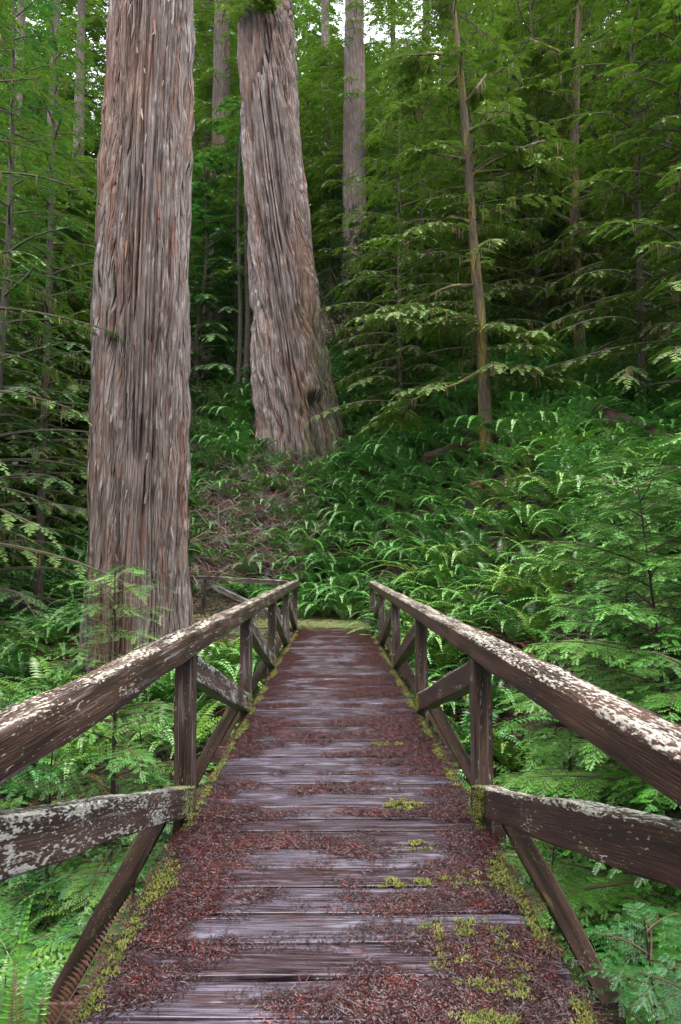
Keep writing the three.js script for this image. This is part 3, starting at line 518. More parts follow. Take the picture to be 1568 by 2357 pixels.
// ---- the two mossy stems on the slope, limb by limb
function mossyHemlock(d, trunk, widths, limbs, extra, s, label) {
  seed(s); const foot = trunk[0], b = at(foot[0], foot[1], d), gy = H(b.x, d), o = V(b.x, gy - 0.1, b.z);
  const t = thing('mossy_hemlock', label, 'tree', o);
  const loc = (px, py, dz = 0) => at(px, py, d - dz).sub(o);
  const pts = trunk.map(([x, y]) => loc(x, y)); pts[0].y = 0;
  mesh('trunk', simpleTrunk(pts, widths, s, (th, y, n) => { const k = ss(-0.12, 0.25, n + 0.15 * Math.cos(th + 2.5)); return [lerp(0.8, 1.7, k), lerp(0.68, 1.6, k), lerp(0.55, 0.2, k)]; }), M.darkBark, t);
  const F = new Faces(), B = new Faces();
  for (const l of limbs) {
    const q = l.map(([x, y], i) => loc(x, y, i * (l.dz ?? 0.3) * (rnd() < 0.7 ? 1 : -1))), c = new THREE.CatmullRomCurve3(q), W = new Faces(), P = c.getPoints(10), len = c.getLength();
    W.tube(P, P.map((p, i) => lerp(0.06, 0.018, i / 10) * rr(0.85, 1.2)), () => vary(rnd() < 0.55 ? [0.095, 0.085, 0.014] : [0.035, 0.028, 0.018], 0.3), 7);
    mesh('branch', W.build(), M.moss, t);
    for (let i = 0; i < len * 3.2; i++) { const u = rr(0.2, 1), p = c.getPointAt(u); hang(B, p, rr(0.1, 0.45)); }
    for (let i = 0; i < len * 3.4; i++) { const u = rr(0.3, 1), p = c.getPointAt(u), g = c.getTangentAt(u), a = Math.atan2(g.z, g.x) + rr(-1.3, 1.3); limb(F, p, a, rr(0.5, 1.3), { ...LACE, rise: 0.1, sag: 0.4, r: 0.008, n: 7, sprayLen: 0.42, twigs: 10, twigLen: 0.13, col: mixc(COL.hemlock, COL.hemlockPale, rnd()) , moss: 0.25, mossF: B }); }
  }
  const curve = new THREE.CatmullRomCurve3(pts), H0 = pts[pts.length - 1].y;
  for (let i = 0; i < extra; i++) { const u = rr(0.12, 1), p = curve.getPointAt(u); limb(F, p, rr(0, 6.28), rr(0.8, 2.9), { ...LACE, rise: 0.15, sag: 0.42, r: 0.016, n: 11, sprayLen: 0.5, twigs: 11, twigLen: 0.15, col: mixc(COL.hemlock, COL.hemlockPale, rnd() * 0.8), moss: 0.5, mossF: B, curl: rr(-0.5, 0.5) }); }
  mesh('crown', F.build(), M.conifer, t); mesh('hanging_moss', B.build(), M.moss, t).userData.kind = 'stuff';
}
mossyHemlock(18.3, [[1121, 1000], [1112, 850], [1103, 700], [1090, 560], [1080, 420], [1068, 250], [1050, 80], [1036, -80], [1030, -260]], [0.19, 0.17, 0.15, 0.13, 0.12, 0.1, 0.08, 0.06, 0.02],
  [[[1079, 371], [1036, 360], [993, 353]], [[1079, 303], [1118, 280], [1160, 250]], [[1084, 404], [1130, 374], [1215, 336], [1255, 324]], [[1090, 396], [1170, 392], [1246, 394]], [[1082, 512], [1034, 500], [968, 540], [930, 565]], [[1092, 657], [1034, 661], [948, 707], [900, 740]], [[1100, 730], [1049, 732], [1010, 750]], [[1051, 126], [1000, 124], [940, 128]], [[1060, 172], [1010, 215], [955, 262]], [[1069, 242], [1095, 205], [1120, 170]], [[1108, 760], [1160, 755], [1230, 800]], [[1112, 850], [1060, 880], [960, 915], [925, 965]], [[1114, 870], [1190, 850], [1260, 870]]], 62, 71, 'bent slender hemlock with yellow moss on its stem, left one of two on the slope');
mossyHemlock(22, [[1336, 830], [1330, 700], [1327, 606], [1324, 505], [1321, 429], [1324, 253], [1329, 101], [1337, -20], [1340, -240]], [0.2, 0.19, 0.18, 0.17, 0.15, 0.13, 0.1, 0.08, 0.02],
  [[[1314, 510], [1246, 470], [1180, 419]], [[1311, 629], [1261, 636], [1190, 667], [1124, 697]], [[1337, 555], [1365, 562], [1400, 568]], [[1326, 440], [1392, 444], [1440, 425]], [[1318, 600], [1295, 595], [1272, 580]], [[1332, 600], [1370, 585], [1420, 610]], [[1325, 300], [1380, 270], [1440, 230]], [[1325, 250], [1280, 215], [1230, 205]], [[1328, 140], [1270, 110], [1220, 90]], [[1330, 110], [1400, 90], [1480, 70]], [[1332, 680], [1400, 690], [1470, 720]]], 66, 72, 'darker hemlock with spreading mossy limbs, right one of two on the slope');

// ---------------------------------------------------------------- sword ferns
// one frond: arching midrib with two ranks of narrow leaflets, growing from the origin outwards along +x
function frondGeo(s, { L = 0.95, lift = 1.15, curl = 1.9, n = 27, wid = 0.128, col = COL.fern, twist = 0.3, messy = 0.07, narrow = 0.8 }) {
  seed(s); const F = new Faces(), pts = [], ds = []; let p = V(), a = lift;
  const N = 16; for (let i = 0; i <= N; i++) { pts.push(p.clone()); ds.push(a); p = p.clone().add(V(Math.cos(a), Math.sin(a), 0.05 * twist * Math.sin(i * 0.4)).multiplyScalar(L / N)); a -= curl / N * (0.4 + 1.2 * i / N); }
  F.tube(pts.filter((_, i) => i % 2 === 0), pts.filter((_, i) => i % 2 === 0).map((_, i) => 0.0045 * (1 - 0.85 * i / 8)), col.map((x) => x * 0.7 + 0.012), 3);
  for (let i = 0; i < n; i++) {
    const t = 0.1 + 0.89 * i / n, x = t * N, j = Math.min(N - 1, Math.floor(x)), q = pts[j].clone().lerp(pts[j + 1], x - j), g = V(Math.cos(ds[j]), Math.sin(ds[j]), 0), up = V(-g.y, g.x, 0);
    const w = wid * Math.min(1, (t - 0.02) / 0.22) * (1 - ss(0.35, 1.02, t) * 0.93) * rr(0.9, 1.08), roll = twist * n3(t * 2, s, 1);
    for (const sd of [-1, 1]) {
      const dir = V(0, 0, sd).multiplyScalar(0.96).addScaledVector(g, 0.22 + 0.25 * t).addScaledVector(up, 0.14 + roll * sd + rr(-messy, messy)).normalize();
      F.leaf(q, dir, g.clone().addScaledVector(up, rr(-0.2, 0.2)), w, Math.max(0.006, L / n * narrow), vary(col, 0.2), 0.25);
    }
  }
  return F.build();
}
const FR = [frondGeo(101, { lift: 1.15, curl: 2.1, L: 1.1 }), frondGeo(102, { lift: 0.9, curl: 1.8, L: 1.2, n: 28 }), frondGeo(103, { lift: 1.3, curl: 2.3, L: 1.0, n: 24 }), frondGeo(104, { lift: 0.7, curl: 1.5, L: 1.1 }), frondGeo(105, { lift: 1.05, curl: 2.5, L: 1.25, n: 29 })];
const DEAD = [frondGeo(106, { lift: 0.25, curl: 1.4, L: 0.8, wid: 0.07, n: 22, col: [0.12, 0.055, 0.02] }), frondGeo(107, { lift: 0.1, curl: 1.2, L: 0.7, wid: 0.06, n: 20, col: [0.085, 0.045, 0.018] })];
M.ferns = [[1, 1, 1], [1.3, 1.12, 1.1], [0.85, 0.95, 1.1], [1.5, 1.1, 0.8]].map((c) => { const m = M.fern.clone(); m.color.setRGB(...c); return m; });
M.deadFern = std({ vertexColors: true, roughness: 0.8 });
function fern(p, size, n, dead, label, group, rot = 0) {
  const t = thing('sword_fern', label, 'fern', p, rot, group), fm = pick(M.ferns);
  for (let i = 0; i < n; i++) { const f = mesh('frond', pick(FR), fm, t); f.rotation.set(rr(-0.15, 0.15), i * 2.39996 + rr(-0.3, 0.3), rr(-0.12, 0.2)); f.scale.setScalar(size * rr(0.75, 1.2)); }
  for (let i = 0; i < dead; i++) { const f = mesh('frond', pick(DEAD), M.deadFern, t); f.rotation.set(rr(-0.2, 0.2), rr(0, 6.28), 0); f.scale.setScalar(size * rr(0.8, 1.1)); f.position.y = 0.03; f.userData.label = 'withered brown frond'; }
  return t;
}
function fernClump(s, size, n, dead) { // the same as one mesh, for the mass of ferns
  seed(s); const gs = []; for (let i = 0; i < n + dead; i++) { const g = (i < n ? pick(FR) : pick(DEAD)).clone(), m = new THREE.Matrix4().compose(V(0, 0.02, 0), new THREE.Quaternion().setFromEuler(new THREE.Euler(rr(-0.15, 0.15), i * 2.39996, rr(-0.12, 0.2), 'XYZ')), V(1, 1, 1).multiplyScalar(size * rr(0.75, 1.2))); g.applyMatrix4(m); gs.push(g); } return mergeGeometries(gs);
}
const inView = (p, m = 60) => { const q = p.clone().project(camera); return p.z < -1 && Math.abs(q.x) < 1 + m / 340 && Math.abs(q.y) < 1 + m / 512; };
const blocked = (x, d) => (Math.abs(x) < 1.25 && d < 15.6) || Math.hypot(x + 4.05, d - 13.9) < 1.35 || Math.hypot(x + 1.3, d - 25) < 1.9 || (x > -4.4 && x < 1.2 && d > 14 && d < 16.8) || (x > -4.2 && x < -1 && d > 13 && d < 17.9) || (x <= -3 && x > -9 && Math.abs(d - 17.4 - (-x - 3) * 0.35) < 0.8);
{
  seed(110); let made = 0; const spots = [];
  for (let k = 0; k < 80000 && spots.length < 5000; k++) {
    const d = 2.2 + 29 * rnd() ** 0.75, x = rr(-0.56, 0.56) * d + rr(-0.8, 0.8), s = d - toe(x);
    if (blocked(x, d)) continue;
    const want = x > -2.5 ? (s > 0 ? 0.95 : 0.6) : 0.42; if (rnd() > want) continue;
    if (x < 1 && n3(x * 0.35, d * 0.35, 5) < -0.38) continue;
    const brush = Math.hypot((x + 2.5) / 1.7, (d - 20.6) / 2.4); if (brush < 1 && rnd() < 0.88) continue;
    if (spots.some((q) => Math.hypot(q[0] - x, q[1] - d) < (d < 12 ? 0.6 : 0.42))) continue;
    spots.push([x, d]);
  }
  const shows = spots.map(([x, d]) => [x, d, inView(V(x, H(x, d) + 0.4, -d)) ? 1 / d : -1]).sort((a, b) => b[2] - a[2]);
  const rest = [];
  for (const [x, d, sc] of shows) {
    if (sc > 0 && made < 285) { made++; const where = d < 9 ? ['sword fern growing in the gully below the bridge rails', 'gully ferns'] : x < -2.2 ? ['sword fern in the shade beside the great upright trunk', 'shade ferns'] : d < 15.5 ? ['glossy sword fern on the bank right of the bridge', 'bank ferns'] : ['arching sword fern on the slope beyond the bridge end', 'slope ferns']; fern(onGround(x, d), (d < 21 ? rr(0.85, 1.55) : rr(0.7, 1.2)), Math.round(rr(10, 15)), rnd() < 0.6 ? 2 : 1, where[0], where[1], rr(0, 6.28)); } else rest.push([x, d]);
  }
  const G = [fernClump(111, 1.35, 14, 2), fernClump(112, 1.15, 12, 3)];
  G.forEach((g, q) => {
    const L = rest.filter((_, i) => i % 2 === q), I = new THREE.InstancedMesh(g, M.fern, L.length); I.name = numbered('fern_undergrowth'); I.castShadow = I.receiveShadow = true;
    L.forEach(([x, d], i) => { I.setMatrixAt(i, new THREE.Matrix4().compose(onGround(x, d), new THREE.Quaternion().setFromAxisAngle(UPV, rr(0, 6.28)), V(1, 1, 1).multiplyScalar(rr(0.7, 1.15)))); const c = rr(0.75, 1.15); I.setColorAt(i, new THREE.Color().setRGB(c * rr(0.9, 1.15), c, c)); });
    tag(I, q ? 'mass of smaller ferns spreading through the forest floor' : 'mass of larger ferns covering the upper slope', 'ferns', null, 'stuff'); scene.add(I);
  });
}
// ferns right by the camera, at the lower left corner
{
  seed(115);
  const p = at(40, 2300, 2.9), base = V(p.x - 0.05, H(p.x, 2.9), p.z), o = thing('sword_fern', 'bright green fern frond standing up in the lower left corner', 'fern', V(p.x - 0.02, p.y - 0.5, p.z));
  const g1 = frondGeo(116, { L: 0.85, lift: 1.5, curl: 0.7, n: 34, wid: 0.075, col: [0.06, 0.19, 0.02] });
  for (const [ry, rz, sc] of [[1.4, 0.1, 1], [1.9, -0.25, 0.85], [4.6, 0.5, 0.9], [1.2, -0.7, 0.7]]) { const f = mesh('frond', g1, M.fern, o); f.rotation.set(0, ry, rz, 'ZYX'); f.scale.setScalar(sc); }
  const q = at(50, 2400, 2.25), b = thing('withered_fern', 'withered brown fern frond leaning beside the deck in the lower left corner', 'fern', V(q.x, q.y - 0.12, q.z));
  const g2 = frondGeo(117, { L: 0.6, lift: 1.3, curl: 0.9, n: 38, wid: 0.062, col: [0.085, 0.036, 0.018], twist: 1.2, messy: 0.5, narrow: 0.6 });
  for (const [ry, rz, sc] of [[1.45, -0.35, 1], [1.8, 0.35, 0.6]]) { const f = mesh('frond', g2, M.deadFern, b); f.rotation.set(0.1, ry, rz, 'ZYX'); f.scale.setScalar(sc); }
}

// ---------------------------------------------------------------- young redwoods round the bridge
function sapling(s, { h, base = 0.3, limbs, len, col = COL.redwood, nearDetail = true, r = 0.03, bent = 0.1, dens = 11 }) {
  seed(s); const g = new THREE.Group(), pts = [V(0, -0.2, 0), V(rr(-bent, bent), h * 0.5, rr(-bent, bent)), V(rr(-bent, bent), h, rr(-bent, bent))], c = new THREE.CatmullRomCurve3(pts), F = new Faces(), W = new Faces();
  mesh('trunk', simpleTrunk(pts, [r, r * 0.7, r * 0.15], s, () => [0.7, 0.55, 0.45], 8), M.darkBark, g);
  for (let i = 0; i < limbs; i++) {
    const t = (i + rr(0, 1)) / limbs, y = lerp(base, h * 0.98, t), o = c.getPoint(clamp(y / h)), l = len * (1.1 - 0.8 * t) * rr(0.6, 1.15);
    limb(F, o, i * 2.39996 + rr(-0.4, 0.4), l, { ...(nearDetail ? { ...NEAR, nd: 8, nl: 0.03, nw: 0.0085 } : { ...NEAR, nd: 6, nl: 0.046, nw: 0.017 }), rise: lerp(0.15, 0.6, t), sag: 0.3, r: 0.004 + 0.006 * l, n: Math.max(6, Math.round(dens * l)), sprayLen: 0.34, twigs: nearDetail ? 7 : 8, twigLen: 0.15, col: vary(col, 0.2), k: 0.22, bark: [0.06, 0.035, 0.02] }, W);
  }
  mesh('branches', W.build(), M.twig, g).userData.kind = 'stuff'; mesh('foliage', F.build(), M.leafGloss, g); return g;
}
{
  const A = sapling(121, { h: 3.6, limbs: 30, len: 1.35, col: [0.034, 0.135, 0.012] }), B = sapling(122, { h: 2.6, limbs: 24, len: 1.1, col: [0.016, 0.092, 0.012] }), C = sapling(123, { h: 3.4, limbs: 38, len: 1.0, dens: 16, col: [0.085, 0.2, 0.04], bent: 0.05 }), D = sapling(124, { h: 5.2, limbs: 54, len: 1.8, nearDetail: false, dens: 14, col: [0.09, 0.215, 0.04] });
  const put = (g, px, d, turn, sc, label, lift = 0) => { const x = at(px, 1400, d).x; return plant(g, 'redwood_sapling', 'sapling', onGround(x, d, 0.05 - lift), turn, sc, label); };
  put(C, 262, 8.6, 0, 1.3, 'pale green redwood sapling standing in front of the great upright trunk');
  put(B, 130, 8.2, 1, 0.95, 'redwood sapling beside the pale one, under the left handrail');
  put(B, 330, 6.6, 2, 0.85, 'bushy redwood sapling below the left handrail, before the nearest post');
  put(A, -60, 5.2, 3, 0.75, 'redwood sapling at the left edge under the near brace');
  put(B, 40, 4.4, 4, 0.72, 'low redwood sapling beside the outrigger in the lower left');
  put(B, 330, 9.6, 5, 0.9, 'redwood sapling close to the foot of the great upright trunk');
  put(D, 1640, 7.4, 0.7, 1.15, 'large redwood sapling whose bright boughs reach in from the right edge');
  put(D, 1450, 9.6, 2.2, 1.0, 'redwood sapling with pale boughs on the bank behind the right handrail');
  put(A, 1600, 5.6, 1.4, 1.1, 'redwood sapling right behind the near end of the right handrail');
  put(A, 1300, 8.6, 3.4, 1.0, 'redwood sapling between the right handrail and the fern bank');
  put(B, 1480, 4.3, 5.2, 0.86, 'dark green redwood sapling in the lower right corner under the brace');
  put(B, 1640, 3.7, 0.4, 0.9, 'dark green redwood sapling at the right edge under the brace');
  put(A, 1260, 6.4, 4.4, 0.66, 'thin stemmed redwood sapling behind the nearest right post');
  put(D, 1500, 7.0, 5.1, 1.05, 'tall redwood sapling with long bright boughs above the middle of the right handrail');
  put(D, 1760, 12, 4.0, 1.15, 'redwood sapling on the upper bank at the right edge');
}
// ---------------------------------------------------------------- broadleaf shrubs with small glossy leaves
function shrub(s, { h, w, leaves, size, col }) {
  seed(s); const g = new THREE.Group(), W = new Faces(), F = new Faces(); const tips = [];
  for (let i = 0; i < 16; i++) { const a = i * 2.4, l = h * rr(0.6, 1), e = V(Math.cos(a) * w * rr(0.2, 1), l, Math.sin(a) * w * rr(0.2, 1)), m = e.clone().multiplyScalar(0.5).add(V(rr(-0.2, 0.2), 0.2, rr(-0.2, 0.2))); W.tube([V(0, -0.1, 0), m, e], [0.025, 0.014, 0.004], () => vary([0.06, 0.045, 0.03], 0.2), 5); for (let k = 0; k < 9; k++) { const b = m.clone().lerp(e, rr(0, 1)), q = b.clone().add(V(rr(-0.6, 0.6), rr(-0.2, 0.5), rr(-0.6, 0.6)).multiplyScalar(w * 0.5)); W.tube([b, q], [0.006, 0.002], [0.06, 0.045, 0.03], 3); tips.push([b, q]); } }
  for (let i = 0; i < leaves; i++) { const [b, q] = pick(tips), p = b.clone().lerp(q, rr(0.3, 1.15)).add(V(rr(-0.1, 0.1), rr(-0.08, 0.08), rr(-0.1, 0.1))), a = rr(0, 6.28), d = V(Math.cos(a), rr(-0.6, 0.35), Math.sin(a)).normalize(), sd = d.clone().cross(UPV).normalize(); sd.y += rr(-0.5, 0.5); F.leaf(p, d, sd.normalize(), size * rr(0.7, 1.3), size * 0.45, vary(col, 0.25)); }
  mesh('branches', W.build(), M.twig, g).userData.kind = 'stuff'; mesh('foliage', F.build(), M.leafGloss, g); return g;
}
{
  const A = shrub(131, { h: 3.6, w: 1.5, leaves: 4200, size: 0.09, col: COL.broad }), B = shrub(132, { h: 2.0, w: 1.2, leaves: 3600, size: 0.06, col: [0.04, 0.15, 0.012] });
  const T = shrub(134, { h: 8.5, w: 2.1, leaves: 9500, size: 0.12, col: [0.05, 0.115, 0.03] });
  for (const [px, d, sc, label] of [[865, 29, 1, 'tall glossy leaved broadleaf tree hiding the foot of the grey redwood'], [945, 31, 1.15, 'glossy leaved broadleaf tree behind the bent mossy stem, on its left'], [1225, 27, 1, 'glossy leaved broadleaf tree showing between the two mossy stems'], [1420, 26, 0.9, 'glossy leaved broadleaf tree right of the darker mossy stem'], [1020, 33, 1.2, 'glossy leaved broadleaf tree far up the slope behind the bent mossy stem'], [790, 37, 1.1, 'glossy leaved broadleaf tree in the gap right of the leaning redwood'], [545, 36, 1.0, 'glossy leaved broadleaf tree far behind the thin dark pair of stems']]) plant(T, 'broadleaf_tree', 'tree', onGround(at(px, 700, d).x, d, 0.05), px, sc, label);
  seed(133);
  const at2 = (px, d) => onGround(at(px, 700, d).x, d, 0.05);
  for (const [px, d] of [[850, 29], [890, 27.5], [930, 31], [800, 30], [1000, 30], [1220, 26], [1250, 29], [1180, 31], [1430, 25], [1500, 28], [870, 34], [640, 33], [780, 36], [1350, 27]]) plant(A, 'broadleaf_shrub', 'shrub', at2(px, d), rr(0, 6), rr(1, 1.7), 'tall grey green shrub with small glossy leaves at the top of the slope', 'glossy shrubs at the top of the slope');
  for (const [px, d] of [[480, 25.5], [530, 27], [460, 28], [560, 29], [510, 23.5]]) plant(B, 'leafy_bush', 'bush', at2(px, d), rr(0, 6), rr(0.9, 1.25), 'low bright green bush between the two great trunks', 'bushes between the great trunks');
}
// ---------------------------------------------------------------- fallen logs, stump, dead brush
function logGeo(a, b, r, s) { const pts = []; for (let i = 0; i <= 6; i++) pts.push(a.clone().lerp(b, i / 6).add(V(0, 0.05 * n3(i * 0.8, s, 1), 0.08 * n3(i * 0.8, s, 5)))); const dir = b.clone().sub(a).normalize(), sd = dir.clone().cross(UPV).normalize(), up = sd.clone().cross(dir), pos = [], uv = [], col = [], idx = [], n = 34, m = 22; const cap = [];
  for (let i = 0; i <= n; i++) { const t = i / n, o = new THREE.CatmullRomCurve3(pts).getPoint(t); for (let k = 0; k <= m; k++) { const th = (k % m) / m * 6.2832, rad = r * (1 - 0.2 * t) * (i === 0 || i === n ? 0.9 : 1) * (1 + 0.14 * n3(Math.cos(th) * 2 + s, t * 9, Math.sin(th) * 2) + 0.08 * n3(Math.cos(th) * 6, t * 14 + s, Math.sin(th) * 6)), p = o.clone().addScaledVector(sd, Math.cos(th) * rad).addScaledVector(up, Math.sin(th) * rad); pos.push(p.x, p.y, p.z); uv.push(k / m * 2, t * a.distanceTo(b) / 1.6); const q = ss(0, 0.3, n3(Math.cos(th) * 1.5 + s, t * 6, Math.sin(th) * 1.5)); col.push(lerp(0.6, 0.35, q), lerp(0.28, 0.48, q), lerp(0.18, 0.12, q)); } }
  for (let i = 0; i < n; i++) for (let k = 0; k < m; k++) { const A = i * (m + 1) + k; idx.push(A, A + 1, A + m + 2, A, A + m + 2, A + m + 1); }
  for (const e of [0, n]) { const base = pos.length / 3, o = pts[e ? 6 : 0]; pos.push(o.x, o.y, o.z); uv.push(0, 0); col.push(1, 0.5, 0.3); for (let k = 0; k < m; k++) e ? idx.push(base, e * (m + 1) + k, e * (m + 1) + k + 1) : idx.push(base, k + 1, k); }
  const g = new THREE.BufferGeometry(); g.setAttribute('position', new THREE.Float32BufferAttribute(pos, 3)); g.setAttribute('uv', new THREE.Float32BufferAttribute(uv, 2)); g.setAttribute('color', new THREE.Float32BufferAttribute(col, 3)); g.setIndex(idx); g.computeVertexNormals(); return g; }
{
  const lay = (px0, px1, d0, d1, r, s, label) => { const a = onGround(at(px0, 900, d0).x, d0, -r * 0.6), b = onGround(at(px1, 900, d1).x, d1, -r * 0.6); tag(mesh('fallen_log', logGeo(a, b, r, s), M.darkBark, scene), label, 'log'); };
  lay(985, 1130, 20.5, 18.6, 0.33, 3, 'short reddish rotten log among ferns at the foot of the bent mossy stem');
  lay(1340, 1720, 18.2, 14.5, 0.36, 7, 'long dark fallen log sloping down to the right edge of the picture');
  lay(955, 1010, 27.5, 26, 0.3, 9, 'reddish log end high on the slope behind the bent mossy stem');
  // rotten stump
  const p = hitGround(1108, 1125, 12), t = thing('rotten_stump', 'small crumbling reddish stump among ferns on the slope', 'stump', V(p.x, p.y - 0.15, p.z));
  mesh('trunk', trunkGeo({ centre: () => [0, 0], radius: (y) => 0.24 * (1 - 0.75 * ss(0.15, 0.6, y)), y0: 0, y1: 0.6, rings: 24, segs: 40, A: 0.09, freq: 7, stretch: 1.5, s: 5, flare: 0.3, tint: () => [0.8, 0.32, 0.16] }), M.bark, t);
}
{ // tangle of dead twigs before the leaning trunk
  seed(141); const F = new Faces();
  for (let i = 0; i < 1250; i++) {
    const x = -2.4 + rr(-1, 1) * 1.7 + rr(-0.4, 0.4), d = rr(18.4, 23.6), o = V(x, H(x, d) + rr(0, 0.45), -d), a = rr(0, 6.28), e = rr(-0.15, 0.9), l = rr(0.35, 1.3), dir = V(Math.cos(a) * Math.cos(e), Math.sin(e), Math.sin(a) * Math.cos(e)), c = vary(pick([[0.11, 0.08, 0.072], [0.085, 0.042, 0.034], [0.17, 0.145, 0.14], [0.11, 0.042, 0.032]]), 0.25);
    const m = o.clone().addScaledVector(dir, l * 0.5).add(V(rr(-0.1, 0.1), rr(-0.05, 0.1), rr(-0.1, 0.1))), q = o.clone().addScaledVector(dir, l); q.y -= l * 0.25; F.tube([o, m, q], [0.011, 0.008, 0.003], c, 3);
    for (let k = 0; k < 4; k++) { const s = m.clone().lerp(q, rr(0, 0.9)), w = s.clone().add(V(rr(-0.25, 0.25), rr(-0.1, 0.25), rr(-0.25, 0.25))); F.tube([s, w], [0.006, 0.0025], c, 3); }
  }
  tag(mesh('dead_brush', F.build(), M.twig, scene), 'tangle of dead grey and reddish twigs before the leaning redwood', 'brush', null, 'stuff');
}
// ---------------------------------------------------------------- things nobody could count
function scatter(name, g, m, list, label, category) {
  const I = new THREE.InstancedMesh(g, m, list.length); I.name = numbered(name); I.castShadow = I.receiveShadow = true; const o = new THREE.Object3D();
  list.forEach((e, i) => { o.position.copy(e.p); o.rotation.set(e.rx ?? 0, e.ry ?? 0, e.rz ?? 0); o.scale.setScalar(e.s); o.updateMatrix(); I.setMatrixAt(i, o.matrix); I.setColorAt(i, new THREE.Color().setRGB(...e.c)); });
  scene.add(I); tag(I, label, category, null, 'stuff');
}
{ // redwood sorrel and seedlings over the forest floor
  seed(151); const F = new Faces();
  for (let q = 0; q < 7; q++) { const o = V(rr(-0.12, 0.12), rr(0.03, 0.11), rr(-0.12, 0.12)), a0 = rr(0, 6.28); for (let k = 0; k < 3; k++) { const a = a0 + k * 2.094, d = V(Math.cos(a), rr(-0.3, 0.05), Math.sin(a)).normalize(), s = V(-Math.sin(a), 0, Math.cos(a)), t = o.clone().addScaledVector(d, 0.032); F.tri(o, t.clone().addScaledVector(s, 0.02), t.clone().addScaledVector(d, -0.004), [1, 1, 1]); F.tri(o, t.clone().addScaledVector(d, -0.004), t.clone().addScaledVector(s, -0.02), [1, 1, 1]); } }
  const L = [];
  for (let i = 0; i < 26000; i++) { const d = 2.5 + 30 * rnd() ** 0.7, x = rr(-0.6, 0.6) * d + rr(-1.5, 1.5); if (Math.abs(x) < 0.95 && d < END) continue; const land = d > 15 && d < 17.6 && x > -4 && x < 1.4; if (!land && n3(x * 0.7, d * 0.7, 2) < -0.1) continue; L.push({ p: V(x, H(x, d), -d), ry: rr(0, 6.28), s: rr(0.7, 1.4), c: vary(land ? [0.11, 0.15, 0.02] : pick([[0.04, 0.12, 0.01], [0.03, 0.1, 0.01], [0.08, 0.13, 0.012]]), 0.25) }); }
  for (let i = 0; i < 3600; i++) { const d = rr(15.1, 17.4), x = rr(-1.7, 1.5); L.push({ p: V(x, H(x, d), -d), ry: rr(0, 6.28), s: rr(0.6, 1.1), c: vary([0.13, 0.155, 0.022], 0.3) }); }
  scatter('ground_cover', F.build(), M.leafSoft, L, 'low clover like leaves carpeting the forest floor', 'ground cover');
}
{ // fallen twigs and needles on the forest floor
  seed(152); const F = new Faces();
  for (let q = 0; q < 9; q++) { const o = V(rr(-0.16, 0.16), rr(0, 0.04), rr(-0.16, 0.16)), a = rr(0, 6.28), l = rr(0.05, 0.2), t = o.clone().add(V(Math.cos(a) * l, rr(-0.02, 0.04), Math.sin(a) * l)); F.tube([o, t], [0.004, 0.002], [1, 1, 1], 3); for (let k = 0; k < 3; k++) { const b = o.clone().lerp(t, rr(0, 1)), e = rr(0, 6.28); F.leaf(b, V(Math.cos(e), 0.1, Math.sin(e)), V(-Math.sin(e), 0.3, Math.cos(e)), rr(0.03, 0.07), 0.012, [1, 1, 1]); } }
  const L = []; for (let i = 0; i < 16000; i++) { const d = 2.5 + 28 * rnd() ** 0.7, x = rr(-0.6, 0.6) * d + rr(-1.5, 1.5); if (Math.abs(x) < 0.95 && d < END) continue; L.push({ p: V(x, H(x, d) + 0.01, -d), ry: rr(0, 6.28), rx: rr(-0.3, 0.3), s: rr(0.8, 1.6), c: vary(pick([[0.09, 0.045, 0.025], [0.13, 0.06, 0.03], [0.06, 0.04, 0.03]]), 0.3) }); }
  scatter('forest_litter', F.build(), M.twig, L, 'brown fallen twigs and needles lying on the forest floor', 'litter');
}
